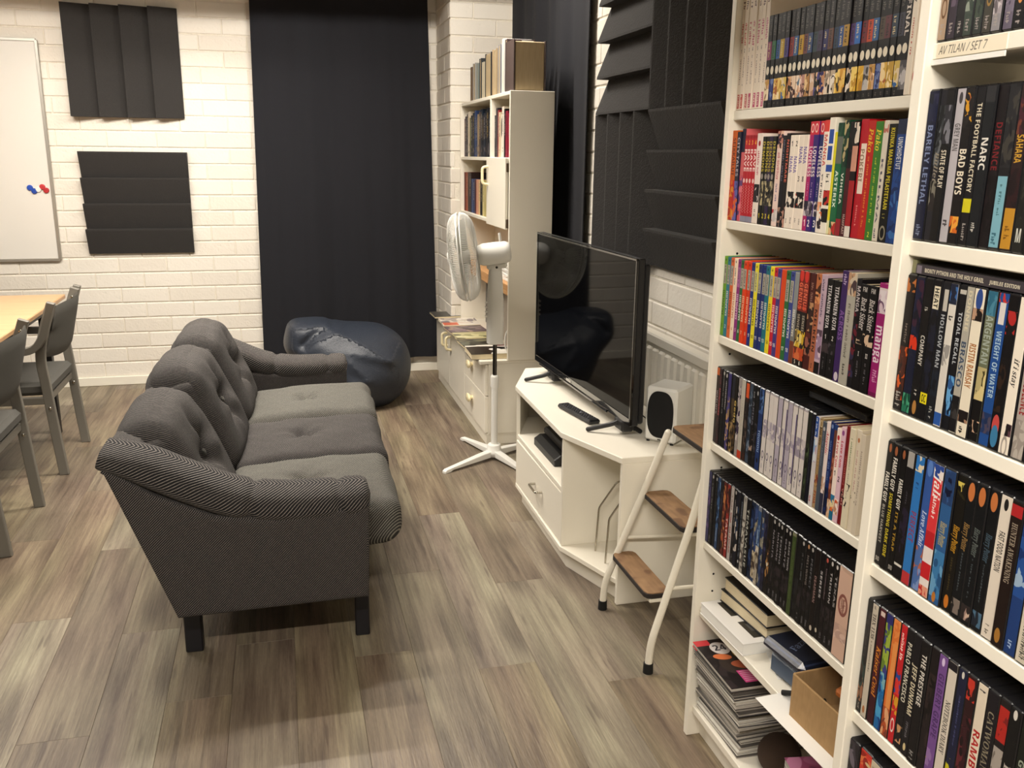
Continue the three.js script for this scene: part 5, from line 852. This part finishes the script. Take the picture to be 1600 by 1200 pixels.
// near bookcase rows, only as far as the photograph reaches
const NZ0 = -1.0265;
{
  const g = (c, ...o) => D(14.8, c, ...o, 'G .9 .97 #b0a8a4 .5');
  shelfRow({ y: NEAR_SHELF[0], xf: 0.811, z0: NZ0, z1: -0.6, zEnd: -0.865, where: "near bookcase's top row", seed: 31, items: [
    g('#b8a490', 'N 0 .6 #c0a8a0 #d8c4b4 #907870', 'O .8 .3 #7c5c40'), g('#4c4450', 'N .3 .8 #584c5c #3c3844 #7c7080'), g('#2c2c30'), g('#4c5850', 'N .3 .85 #586458 #3c4c44 #a0a89c', 'R .7 .72 #d8d0c0'), g('#3c4440', 'N .4 .9 #505c50 #34403c'), g('#504c44', 'O .78 .3 #a88c54', 'N .2 .6 #5c5448 #3c3834'), g('#a09ca0', 'N .3 .9 #b0a8ac #7c7478 #d0c8cc'), g('#7c7484', 'N .3 .9 #8c8494 #645c70 #b0a8b8'), g('#1c1a1e', 'C .82 .28 #d8a060'), g('#181618', 'C .8 .3 #d88848'), g('#2c2c34', 'N .2 .8 #3c3c48 #1c1c24'), g('#3c3434'), g('#70685c'), g('#242428'), g('#504850'), g('#282c34'), g('#60584c'), g('#202024'), g('#484450'), g('#302c2c'), g('#1c1c20'), g('#5c5450'), g('#2c2a2c'), g('#3c3840'), g('#222024'), g('#44403c'), g('#1e1e22'), g('#383438')] });
  shelfRow({ y: NEAR_SHELF[1], xf: 0.811, z0: NZ0, z1: -0.63, zEnd: -0.835, where: "near bookcase's second row", seed: 37, items: [
    D(18, '#1c2444', 'N .02 .2 #20284c #141c34 #3c3c5c', 'L .22 .76 #8c98b8 *.9 BARELY LETHAL', 'G .9 .98 #9098b0 .5'), D(13, '#34343c', 'N .1 .5 #4c5054 #2c3034 #7c8084', 'I .4 .6 #a8a090 Bullet', 'N .6 .8 #908c80 #3c3838 #181818'), D(14.5, '#1c1c20', 'N .1 .35 #3c3c44 #1c1c20 #888890', 'T .39 .64 #e8e0d0 *1.1 STATE OF PLAY'), D(15, '#c4c0c4', 'C .06 .22 #585458', 'T .22 .4 #6c6868 *1.1 GREY MAN', 'G .85 .9 #504c50 .6'), D(16, '#241f22', 'N .02 .25 #302a2c #d8a838 #c0783c #201c20', 'T .38 .68 #ece4d4 *1.25 BAD BOYS', 'N .82 .93 #d87c30 #e8b050 #402820'), D(15, '#232226', 'T .1 .66 #e4dcc8 *.9 THE FOOTBALL FACTORY', 'R .7 .79 #d8d030', 'G .86 .97 #b0aaa4 .4'), D(16, '#22262c', 'R 0 .1 #3c3c40', 'T .31 .52 #e8e4dc *1.15 NARC', 'G .85 .9 #d0ccc4 .5'), D(15.5, '#241e22', 'T .22 .52 #8c2c34 *1.1 DEFIANCE', 'N .55 .9 #2c2428 #1c181c'), D(17, '#2a2a2e', 'N 0 .5 #343438 #28282c #504c48', 'R .55 .99 #90bcc8 .05 .95', 'G .6 .8 #5c8890 .3', 'G .9 .97 #4c7c8c .6'), D(16.5, '#3c2c2c', 'N 0 .3 #58303c #3c2c2c #804c3c', 'T .3 .47 #d8b048 *1.1 SAHARA', 'N .5 .75 #3c2428 #2c2024', 'R .74 .99 #c89c3c', 'G .85 .95 #8c6420 .5'), D(15, '#33332f', 'N .05 .4 #785838 #3c3c38 #c89848', 'N .5 .8 #44443c #2c2c2a', 'H .84 .96 #d8d8d0 M'), D(16, '#2c2a28', 'R .1 .45 #d8b040', 'N .45 .9 #302c28 #484438'), D(15, '#1c1c20', 'T .2 .6 #d0c8bc ALARM'), D(15, '#40383c'), D(15, '#202028', 'T .3 .7 #c89858 GATE'), D(15, '#504a44'), D(15, '#26262a'), D(15, '#303848'), D(15, '#5c4c40'), D(15, '#1f1f24'), D(15, '#3a3434'), D(15, '#27272b'), D(15, '#4a4650'), D(15, '#222024')] });
  shelfRow({ y: NEAR_SHELF[2], xf: 0.811, z0: NZ0, z1: -0.664, zEnd: -0.785, where: "near bookcase's third row", seed: 41, items: [
    D(20, '#1c1618', 'N .02 .12 #281c18 #c07c40 #1c1618', 'G .35 .5 #8c8078 .3', 'N .52 .92 #38201c #d86c28 #f0b440 #5c2818', 'G .86 .97 #b0aca8 .6'), D(18, '#1c2440', 'N .02 .4 #20284a #141a30 #4c2c44', 'N .42 .52 #d84828 #1c2440', 'N .85 .99 #2c8468 #58a888 #185c48'), D(17, '#18181c', 'G .2 .23 #b8b4ac .5', 'T .4 .62 #d8d4cc *.9 COMPANY', 'G .8 .85 #c8c4bc .5', 'C .93 .28 #b88c50'), D(16, '#15161c', 'R .04 .2 #e4dcc8 .1 .95', 'T .05 .19 #181818 HEAT', 'N .2 .8 #181a22 #24283a', 'R .8 .88 #e0d428', 'H .8 .88 #181818 OC'), D(15.5, '#23272e', 'R .05 .2 #c8c4bc .3 .9', 'T .22 .6 #b8bcc0 *.9 HOLLOW MAN', 'N .62 .8 #28303c #1c2028', 'G .88 .97 #a8a8a4 .5'), D(16, '#dcd8d0', 'R 0 .14 #283048', 'N .02 .12 #4878b0 #283048', 'G .22 .25 #3c3c3c .6', 'N .42 .58 #dcd8d0 #a8a4a0', 'R .9 .99 #3868b0'), D(14, '#1e2026', 'R .03 .06 #c8c4bc', 'T .18 .54 #c8ccd0 *.9 TOTAL RECALL', 'N .62 .9 #3c6ca0 #78b0d8 #182c48'), D(15, '#b8b4aa', 'T .02 .3 #d8d0b8 *.8 DONNIE', 'T .36 .68 #4c5c74 *1.1 BRASCO', 'R .74 .99 #201e22', 'N .8 .9 #484444 #282628'), D(20, '#e8e0d0', 'C .07 .32 #3c5c9c', 'N .13 .21 #483830 #c0a088 #281c1c', 'T .36 .66 #b07840 *1.05 RISTIN RAMSAY', 'N .82 .9 #282020 #b09078', 'G .93 .97 #282424 .5'), D(18, '#7c8068', 'N 0 .16 #5c94a8 #3c7890', 'T .16 .48 #b0b8b0 *1.2 ARGENTAN', 'N .5 .72 #c0b488 #585030 #d8c898', 'R .72 1 #1a181a', 'N .86 .94 #1a181a #d8b8a0'), D(18, '#2c5c9c', 'N 0 .06 #c84440 #2c5c9c', 'R .06 .2 #dcd8d4 .2 .8', 'T .24 .68 #b8ccd8 *.9 WEIGHT OF WATER', 'N .78 .92 #2c4470 #5c5468 #283c64'), D(17, '#17161a', 'N .1 .25 #b83838 #201c20 #17161a', 'N .4 .75 #1c1a1c #3c2c24', 'C .84 .4 #c85c58', 'C .91 .4 #4c8cb0'), D(18, '#ece4d8', 'G .02 .05 #484444', 'I .38 .56 #383434 *.8 if i stay', 'N .8 .88 #6c4c54 #ece4d8 #2c2428', 'O .95 .24 #b0a8a0'), D(20, '#b8b0a8', 'N 0 .3 #c8c0b8 #a09890', 'T .26 .72 #a03034 *1.1 VALLEY OF VIOLENCE', 'N .75 1 #a8a098 #c0b8b0'), D(18, '#1c1c20', 'N .3 .9 #1c1c22 #2c3030 #101014'), D(15, '#3c3434'), D(15, '#1d1d22'), D(15, '#6c6458'), D(15, '#28282e'), D(15, '#403a44'), D(15, '#222226'), D(15, '#54504c'), D(15, '#1e1e22')] });
  const a = thing('disc_case', 'dark disc case with white lettering lying across the third row', 'disc case', [0.814, NEAR_SHELF[2] + 0.1905, -0.92]); part('case', span(0, 0.13, 0, 0.0145, -0.095, 0.1, 0.0018), MT.caseBlack, a);
  { const t = printTex(1024, 64, (x, w, h) => { x.fillStyle = '#38343a'; x.fillRect(0, 0, w, h); x.fillStyle = '#7c7480'; x.fillRect(10, 6, 50, 52); x.fillStyle = '#d8d0b8'; x.textBaseline = 'middle'; x.font = 'bold 40px sans-serif'; x.fillText('MONTY PYTHON AND THE HOLY GRAIL', 90, h / 2, 560); x.font = 'bold 32px sans-serif'; x.fillText('JUBILEE EDITION', 700, h / 2, 250); }); const g = cb(0.0008, 0.0125, 0.19, 0.0002), p = g.attributes.position, uv = g.attributes.uv; for (let i = 0; i < p.count; i++) uv.setXY(i, p.getZ(i) / 0.19 + 0.5, p.getY(i) / 0.0125 + 0.5); part('printed_sleeve', g.translate(-0.0004, 0.0072, 0.0025), std({ map: t, roughness: 0.35 }), a); }
  const b = thing('disc_case', 'cream disc case lying across the third row near the right edge', 'disc case', [0.812, NEAR_SHELF[2] + 0.1905, -0.72]); part('case', span(0, 0.13, 0, 0.0155, -0.098, 0.09, 0.0018), colorMat(0xc8b894, 0.45), b);
  const c = thing('small_box', 'small olive box at the left end above the third row', 'box', [0.816, NEAR_SHELF[2] + 0.1905, -1.0205]); part('carton', span(0, 0.08, 0, 0.018, -0.004, 0.004, 0.001), colorMat(0x7c7a58, 0.5), c);
  const fg = (n, yc, t) => D(14, '#161416', 'C .05 .22 #a86c48', 'T .24 .48 #e8e4dc *1.05 FAMILY GUY', 'T .5 .82 ' + yc + ' *.7 ' + t, 'H .93 .98 #c8c4bc DVD');
  shelfRow({ y: NEAR_SHELF[3], xf: 0.811, z0: NZ0, z1: -0.638, zEnd: -0.74, where: "near bookcase's fourth row", seed: 43, items: [
    fg(1, '#b8b4ac', 'BLUE HARVEST'), D(15, '#161416', 'C .05 .22 #a86c48', 'T .1 .36 #e8e4dc *1.05 FAMILY GUY', 'T .38 .9 #d8c83c *.8 SOMETHING DARK SIDE'), fg(3, '#b8983c', 'ITS A TRAP'), D(17, '#1b191d', 'R .0 .12 #b0aca8 .1 .9', 'G .3 .7 #58545c .2', 'N .4 .8 #1b191d #30283c', 'R .88 .9 #d8d4cc'), D(17, '#3c84c0', 'N 0 .12 #e0d4bc #3c84c0', 'G .2 .25 #284c84 .4', 'T .42 .66 #a04868 *1.1 PERFECT', 'R .9 1 #c04448'), D(16, '#4468a8', 'C .06 .34 #6c90c8', 'I .38 .66 #d8dcec *.9 Love Affair', 'N .66 1 #5c7cb0 #8ca0c8 #c07860'), D(19, '#e4dcd8', 'R 0 .5 #d8484c', 'N 0 .1 #3858a0 #e4dcd8', 'I .08 .24 #f0ece8 *1.2 Jali', 'G .2 .4 #f0e4e0 .4', 'R .5 .62 #c02c34', 'R .74 .86 #c83038', 'N .92 1 #c83c3c #e0a890'), D(20, '#3c6c9c', 'N 0 .25 #34507c #182040 #486c9c', 'I .38 .56 #c8b478 *1.0 Harry Potter', 'N .6 .95 #4c88b4 #78a8c8 #346490', 'C .95 .18 #c0843c'), D(18, '#201c18', 'N .05 .16 #d8c870 #3c3820 #201c18', 'I .36 .56 #d8a834 *1.0 Harry Potter', 'G .6 .85 #5c5030 .2', 'C .93 .25 #c88434'), ...[0, 1, 2].map((i) => D(16.5, '#171a1e', 'C .08 .36 #c88450', 'I .3 .5 ' + ['#b09058', '#7c8480', '#5c7484'][i] + ' *1.0 Harry Potter', 'G .52 .8 #5c6468 .18', 'N .86 .97 ' + ['#c8b8a8 #302c2c #8c8078', '#a89088 #3c3434 #d0b8a8', '#5c7c94 #c0a898 #2c3440'][i])), D(18, '#e0d8cc', 'C .06 .2 #302c2c', 'T .24 .52 #4c4844 *.9 FAST FOOD NATION', 'G .9 .97 #8c8478 .4'), D(18, '#2a1c1a', 'R .02 .1 #b83438', 'S .14 .55 #b0a494 *.8 HUNTER AWAKENING', 'C .92 .26 #b08440'), D(18, '#2c4c84', 'N .2 .6 #3460a0 #a8bcd0 #24407c', 'G .9 .95 #b0c0d8 .4'), D(20, '#d8d0c0', 'T .18 .62 #2c2a28 *1.05 KAPTEENIDES VALTA', 'G .75 .97 #6c6860 .5'), D(16, '#1c1a1c', 'C .93 .26 #b88840'), D(16, '#302c34'), D(16, '#1c1c20'), D(16, '#504840'), D(16, '#2a2a30'), D(16, '#3c3a44')] });
  shelfRow({ y: NEAR_SHELF[4], xf: 0.811, z0: NZ0, z1: -0.625, zEnd: -0.69, where: "near bookcase's fifth row", seed: 47, items: [
    D(14, '#2c2a2a', 'N .1 .5 #343032 #484040', 'N .5 .9 #4c4038 #a87c60 #202020 #384c48', 'G .92 .97 #b0a8a0'), D(15, '#cec6b8', 'G .02 .05 #4c4844', 'S .08 .3 #4c4844 THX 1138', 'G .32 .6 #6c6860 .2', 'C .93 .22 #b88458'), D(16, '#5c2430', 'R .02 .06 #d8c8c0 .2 .9', 'I .32 .75 #d89838 *1.1 Kaiser Cool', 'R .76 1 #50202c'), D(16, '#3c3c7c', 'N .08 .5 #a8b850 #4c4c90 #78903c', 'N .5 1 #2878b0 #58a8d0 #204c8c #90b8c0'), D(17, '#d87c3c', 'N .0 .3 #d88444 #e09858', 'R .2 .75 #e0a060 .3 .9', 'N .75 1 #b86038 #e0b088 #8c4838'), D(14, '#c83038', 'G .05 .3 #f0dcd4 .6', 'N .4 .58 #d84840 #3858a0 #c83038', 'N .6 .75 #d8a838 #c83038', 'O .85 .3 #e8d8d0'), D(15, '#222024', 'T .1 .6 #d8d4c4 *1.1 PABLO FRANCISCO', 'N .8 .95 #c8a078 #302828 #222024'), D(16, '#232126', 'T .24 .66 #dcd4bc *1.1 JEFF DUNHAM', 'G .7 .85 #787478 .4', 'C .93 .2 #d8c8a0'), D(18, '#201d20', 'T .1 .52 #dcd8d0 *.95 THE PRESTIGE', 'G .9 .97 #a09c98 .5'), D(17, '#262022', 'N .2 .9 #2c2426 #1c181a #3c3030'), D(18, '#84609c', 'C .05 .18 #d8c8e0', 'T .14 .66 #5c3c74 *1.05 GILBERT GRAPE', 'N .76 .9 #84609c #c8b850 #a080b0'), D(18, '#d8d0c4', 'R 0 .06 #28242c', 'S .3 .72 #5c5854 *.9 NOTEBOOK DIARY', 'R .92 1 #3c3840'), D(17, '#262a48', 'C .04 .16 #d8d4cc', 'G .2 .6 #5c6088 .2', 'N .7 .85 #c8c030 #262a48', 'R .9 .99 #90a050'), D(17, '#3c2024', 'N .02 .18 #c84838 #3c2024', 'N .3 .9 #48242a #2c181c #703038'), D(18, '#e0d6c6', 'G .02 .06 #38343c .7', 'T .34 .72 #b8282c *1.15 RAMBO'), D(18, '#28242a', 'S .14 .6 #98907c *1.0 CATWOMAN'), D(18, '#2c2628', 'N .05 .3 #b83830 #8c2c2c', 'N .35 .9 #b0a8a0 #888078 #d0c8c0'), D(18, '#1d1c1e', 'C .04 .2 #d8d4cc', 'S .4 .8 #c0b8b0 *1.0 BLADE'), D(18, '#242822', 'N .02 .1 #4ca048 #242822', 'T .3 .8 #a8b0a0 *.9 GREEN MILE'), D(16, '#1c1c20'), D(16, '#4c4440'), D(16, '#242428'), D(16, '#38343c'), D(16, '#1c1c20'), D(16, '#504848')] });
  shelfRow({ y: NEAR_SHELF[5], xf: 0.811, z0: NZ0, z1: -0.7, zEnd: -0.93, where: "near bookcase's sixth row", seed: 53, items: [D(15, '#38303a', 'N .02 .9 #4c4450 #2c2830 #807884'), D(17, '#c84434', 'N .02 .9 #d85040 #a83428 #e08858 #d8c8a0'), D(15, '#cfc4b0', 'N .05 .3 #b0a490 #cfc4b0'), D(16, '#302e34', 'G .04 .2 #c8c4c0 .5'), D(15, '#1c1c20', 'N .02 .3 #484450 #201e22'), D(16, '#2c2a30'), D(16, '#1c1a1c'), D(15, '#3c3840'), D(15, '#202024'), D(16, '#585048'), D(15, '#1c1c20'), D(15, '#302c30'), D(16, '#24242a')] });
}
// far bookcase, lower shelves
{
  const y6 = FAR_SHELF[5], y7 = FAR_SHELF[6];
  const white = (x, w, h) => { x.fillStyle = '#e6e4e0'; x.fillRect(0, 0, w, h); x.fillStyle = '#1c1c1c'; x.fillRect(w * 0.2, h * 0.06, w * 0.36, h * 0.34); x.fillRect(w * 0.2, h * 0.54, w * 0.36, h * 0.36); blobs(x, 1, 1, 2, ['#000'], 1); x.fillStyle = '#4c4c4c'; x.fillRect(w * 0.26, h * 0.6, w * 0.2, h * 0.16); };
  lying('catalogue', 'thick white catalogue with black pictures lying under two hardbacks', 'catalogue', [1.09, y6 + 0.0003, -1.77], 0.2, 0.21, 0.03, 0.03, printTex(256, 256, white), MT.paper);
  lying('hardback_book', 'black hardback with pale pages, under another book on the white catalogue', 'book', [1.127, y6 + 0.0308, -1.775], 0.16, 0.2, 0.034, 0.08, colorMat(0x161416, 0.4), MT.pages, undefined, 0.003);
  lying('hardback_book', 'black hardback topmost of the lying pile on the lower shelf', 'book', [1.12, y6 + 0.0655, -1.76], 0.15, 0.2, 0.036, 0.02, colorMat(0x121113, 0.35), MT.pages, undefined, 0.003);
  const tin = thing('tin_box', 'rounded dark blue tin box with faded lettering on the lower shelf', 'tin', [1.1, y6, -1.545], 0.12);
  part('body', at(cb(0.15, 0.06, 0.12, 0.012), 0.0, 0.0305, 0), colorMat(0x42536a, 0.3), tin);
  { const g = cb(0.165, 0.03, 0.14, 0.012), p = g.attributes.position, uv = g.attributes.uv; for (let i = 0; i < p.count; i++) uv.setXY(i, p.getX(i) / 0.165 + 0.5, 0.5 - p.getZ(i) / 0.14);
    part('lid', g.translate(-0.01, 0.0755, 0), phy({ map: printTex(256, 256, (x, w, h) => { x.fillStyle = '#121a2e'; x.fillRect(0, 0, w, h); x.strokeStyle = '#303e60'; x.lineWidth = 5; x.strokeRect(10, 10, w - 20, h - 20); x.save(); x.translate(w / 2, h / 2); x.rotate(-0.5); x.fillStyle = '#7c8cb0'; x.font = 'italic 40px serif'; x.textAlign = 'center'; x.fillText('Fazzoletti', 0, -14); x.fillStyle = '#a85038'; x.fillText('Mint', 10, 34); x.restore(); }), roughness: 0.3, clearcoat: 0.4 }), tin); }
  single('cable', tube([V(1.0, y6 + 0.008, -1.5), V(1.02, y6 + 0.02, -1.47), V(1.06, y6 + 0.02, -1.44), V(1.03, y6 + 0.01, -1.42), V(1.0, y6 + 0.01, -1.455), V(1.015, y6 + 0.008, -1.47)], 0.006, 40, 8), MT.rubber, 'coiled black cable in front of the blue tin', 'cable');
  const bx = thing('cardboard_box', 'open brown cardboard box at the right end of the lower shelf', 'box', [1.07, y6, -1.34], 0.06);
  const bw = 0.17, bh = 0.098, bd = 0.2;
  part('bottom', span(-bw / 2, bw / 2, 0.0005, 0.004, -bd / 2, bd / 2, 0.001), MT.cardboard, bx);
  for (const s of [-1, 1]) { part('side', span(s * bw / 2 - 0.0025, s * bw / 2 + 0.0025, 0.001, bh, -bd / 2, bd / 2, 0.001), MT.cardboard, bx); part('side', span(-bw / 2, bw / 2, 0.001, bh, s * bd / 2 - 0.0025, s * bd / 2 + 0.0025, 0.001), MT.cardboard, bx); }
  single('folded_card', at(cb(0.1, 0.004, 0.09, 0.001), 1.09, y6 + 0.08, -1.32, 0.3, 0.4, 0.2), MT.paper, 'white card sticking up inside the cardboard box', 'card');
  single('orange_packet', at(cb(0.09, 0.02, 0.05, 0.006), 1.1, y6 + 0.07, -1.385, 0.2, 0.3, 0.1), colorMat(0xc8743a, 0.5), 'orange packet inside the cardboard box', 'packet');
  single('paper_sheet', at(cb(0.2, 0.0012, 0.27, 0.0003), 1.045, y6 + 0.0012, -1.375, 0, 0.05, 0), MT.paper, 'white sheet sticking out over the shelf edge under the cardboard box', 'paper');
  single('paper_sheet', at(cb(0.16, 0.0012, 0.14, 0.0003), 1.12, y6 + 0.001, -1.6, 0, -0.3, 0), MT.paper, 'white sheet lying between the catalogue and the blue tin', 'paper');
  // magazines
  const cov = printTex(512, 512, (x, w, h) => { x.fillStyle = '#1c1a1c'; x.fillRect(0, 0, w, h); blobs(x, w, h, 5, ['#1c1a1c', '#2c2628', '#38302c'], 14); x.fillStyle = '#c8343c'; x.fillRect(0, 0, w * 0.2, h * 0.12); x.fillStyle = '#d8d4d0'; x.beginPath(); x.ellipse(w * 0.28, h * 0.2, w * 0.13, h * 0.13, 0, 0, 6.3); x.fill(); x.fillStyle = '#303038'; x.font = 'bold 84px sans-serif'; x.textAlign = 'center'; x.textBaseline = 'middle'; x.fillText('24', w * 0.28, h * 0.19); x.fillStyle = '#c8a848'; x.beginPath(); x.ellipse(w * 0.55, h * 0.36, w * 0.17, h * 0.15, 0.3, 0, 6.3); x.fill(); x.fillStyle = '#8c7030'; x.beginPath(); x.ellipse(w * 0.62, h * 0.38, w * 0.07, h * 0.06, 0.3, 0, 6.3); x.fill(); x.fillStyle = '#d87848'; x.beginPath(); x.ellipse(w * 0.22, h * 0.38, w * 0.12, h * 0.06, 0.2, 0, 6.3); x.fill(); x.fillStyle = '#c06848'; x.beginPath(); x.ellipse(w * 0.45, h * 0.58, w * 0.2, h * 0.09, 0.2, 0, 6.3); x.fill(); x.fillStyle = '#d84c8c'; x.fillRect(w * 0.24, h * 0.68, w * 0.34, h * 0.24); x.fillStyle = '#f0c0d4'; for (let i = 0; i < 6; i++) x.fillRect(w * 0.26, h * (0.7 + i * 0.035), w * 0.3, h * 0.012); x.fillStyle = '#b8b0a8'; for (let i = 0; i < 5; i++) x.fillRect(w * 0.64, h * (0.7 + i * 0.05), w * (0.15 + 0.1 * (i % 2)), h * 0.016); });
  let y = y7; const R = rng(61), edge = [0xb8b2a6, 0x3c3a3c, 0xd0ccc2, 0x8c867c, 0xa8a096, 0x5c5854];
  for (let i = 0; i < 21; i++) {
    const h = 0.006 + R() * 0.007, top = i === 20, c = edge[Math.floor(R() * edge.length)];
    const lean = i < 8 ? 0 : -(i - 8) * 0.0022;
    const o = lying('magazine', top ? 'black food magazine with number badge, topmost of the pile on the bottom shelf' : 'magazine ' + ordinal(i + 1) + ' from below in the big pile on the bottom shelf', 'magazine', [1.1 + lean + (R() - 0.5) * 0.012, y + 0.0002, -1.775 + (i > 12 ? 0.012 : 0) + (R() - 0.5) * 0.012], 0.195, 0.215, top ? 0.012 : h, (R() - 0.5) * 0.07, top ? cov : colorMat(c, 0.4), R() < 0.25 ? colorMat(0x57524e, 0.6) : MT.magEdges, 'pile of magazines on the bottom shelf');
    y += (top ? 0.012 : h) + 0.0003;
  }
  single('woollen_ball', new THREE.IcosahedronGeometry(0.05, 5).translate(0, 0.05, 0), std({ color: 0x5a4434, roughness: 1, bumpMap: TX.foamBump, bumpScale: 0.01 }), 'fuzzy brown ball beside the magazine pile on the bottom shelf', 'ball', [1.075, y7, -1.6]);
  const pile = [['#d8d0c4', 'white magazine low in the small pile right of the brown ball', 0.014, '#7c3c58'], ['#2c2c30', 'dark magazine in the small pile right of the brown ball', 0.012, '#2c2c30'], ['#b8c0bc', 'pale magazine in the small pile right of the brown ball', 0.014, '#c8ccc8'], ['#8c4464', 'glossy purple magazine topmost of the small pile on the bottom shelf', 0.016, '']];
  let yy = y7; pile.forEach(([c, l, h], i) => { const t = printTex(128, 128, (x, w, hh) => { x.fillStyle = c; x.fillRect(0, 0, w, hh); if (i === 3) blobs(x, w, hh, 6, ['#a05c7c', '#6c3450', '#d0a8b8', '#b87898'], 22); else blobs(x, w, hh, i + 3, [c, '#787074', '#403c40'], 8); }); lying('magazine', l, 'magazine', [1.09 + i * 0.004, yy + 0.0002, -1.43 + i * 0.01], 0.18, 0.2, h * 2, 0.1 - i * 0.09, t, MT.magEdges); yy += h * 2 + 0.0003; });
}
// books in and on the tall hutch
{
  const mk = (z0, z1, y, xf, list, where, seed) => shelfRow({ y, xf, z0, z1, items: list, where, seed });
  const cols1 = ['#5c2c38', '#3c3040', '#2c2a34', '#e0d8c8', '#8c8c54', '#1c1c20', '#28303c', '#485c88', '#38507c', '#a89880', '#6c5c50', '#2c3848', '#20242c', '#303848', '#1c2028', '#2c2c34', '#243040', '#d0c8b8'];
  mk(-5.64, -4.87, 1.4885, 1.135, cols1.map((c, i) => B(14 + (i * 7) % 12, 0.225 + 0.012 * ((i * 5) % 4), c, 'G .1 .6 ' + (i % 3 ? '#c8c0b4' : '#d8b868') + ' .4', 'N .7 .95 ' + c + ' #787070 ' + c)), "hutch's upper left compartment", 71);
  const cols2 = ['#28282c', '#3c3840', '#9c3438', '#d8c8b0', '#e4ddd0', '#e8e2d6', '#1c1c20', '#983048', '#a43850', '#30303a', '#20242c'];
  mk(-4.825, -4.425, 1.4885, 1.135, cols2.map((c, i) => B(14 + (i * 5) % 9, 0.215 + 0.012 * ((i * 3) % 4), c, 'G .1 .55 ' + (i % 2 ? '#3c3438' : '#c8bcb0') + ' .4', i === 4 ? 'C .3 .4 #181618 1.6' : 'G .8 .9 #888080 .4')), "hutch's upper right compartment", 73);
  const cols3 = ['#7c3a28', '#a85834', '#3c2420', '#3c2c2c', '#5c7098', '#44527c', '#6c3c48', '#d8a890', '#e0c8a0', '#2c2c34', '#d8cc9c', '#c8bc84', '#1c2438', '#2c3c58'];
  mk(-5.64, -4.9, 1.1585, 1.135, cols3.map((c, i) => B(16 + (i * 7) % 14, i < 4 ? 0.235 : 0.2 + 0.01 * ((i * 3) % 3), c, 'G .1 .6 ' + (i % 2 ? '#c8b8a0' : '#38302c') + ' .35')), "hutch's middle compartment", 79);
  // old books on the top, page edges to the room
  const top = [[-5.5, 0.035, 0.2, 0x4c3828, 'small brown old book leftmost on top of the hutch'], [-5.42, 0.06, 0.215, 0x8c8a84, 'grey old book second from left on top of the hutch'], [-5.33, 0.035, 0.205, 0x6c7470, 'thin greenish old book on top of the hutch'], [-5.25, 0.045, 0.225, 0x222628, 'black bound old book on top of the hutch'], [-5.18, 0.04, 0.2, 0xa8a08c, 'pale old book right of the black one atop the hutch'], [-5.05, 0.14, 0.235, 0x1c1c1e, 'thick old book with black board on top of the hutch'], [-4.9, 0.09, 0.24, 0x9c8868, 'thick tan old book on top of the hutch'], [-4.79, 0.05, 0.25, 0x7c7c80, 'grey old book next to the white folder on top of the hutch'], [-4.71, 0.03, 0.27, 0xd8d6d0, 'white folder standing on top of the hutch'], [-4.64, 0.035, 0.26, 0x3c2c2c, 'dark maroon old book on top of the hutch']];
  for (const [z, w, h, c, l] of top) { const fo = /folder/.test(l), o = thing(fo ? 'folder' : 'old_book', l, fo ? 'folder' : 'book', [1.15, 1.8055, z]); part('cover', merge([span(0, 0.15, 0, h, -w / 2, -w / 2 + 0.004, 0.001), span(0, 0.15, 0, h, w / 2 - 0.004, w / 2, 0.001), span(0.146, 0.15, 0, h, -w / 2, w / 2, 0.001)]), colorMat(c, 0.6), o); part('pages', span(0.004, 0.146, 0.003, h - 0.004, -w / 2 + 0.004, w / 2 - 0.004, 0.002), MT.oldPages, o); }
  const big = thing('old_book', 'very thick old book at the right end atop the hutch, pages facing out', 'book', [1.22, 1.8055, -4.475]); part('pages', span(-0.078, 0.07, 0.003, 0.228, -0.1, 0.052, 0.004), MT.oldPages, big); part('cover', merge([span(-0.086, -0.079, 0, 0.236, -0.1, 0.056, 0.001), span(0.071, 0.077, 0, 0.232, -0.1, 0.056, 0.001)]), colorMat(0x4a3c38, 0.6), big);
  const slip = single('paper_slip', span(-0.03, 0.03, 0, 0.02, -0.001, 0.001, 0.0005), MT.paper, 'white paper slip sticking out of the thick old book', 'paper', [1.225, 2.025, -4.5]);
}
renderer.render(scene, camera);
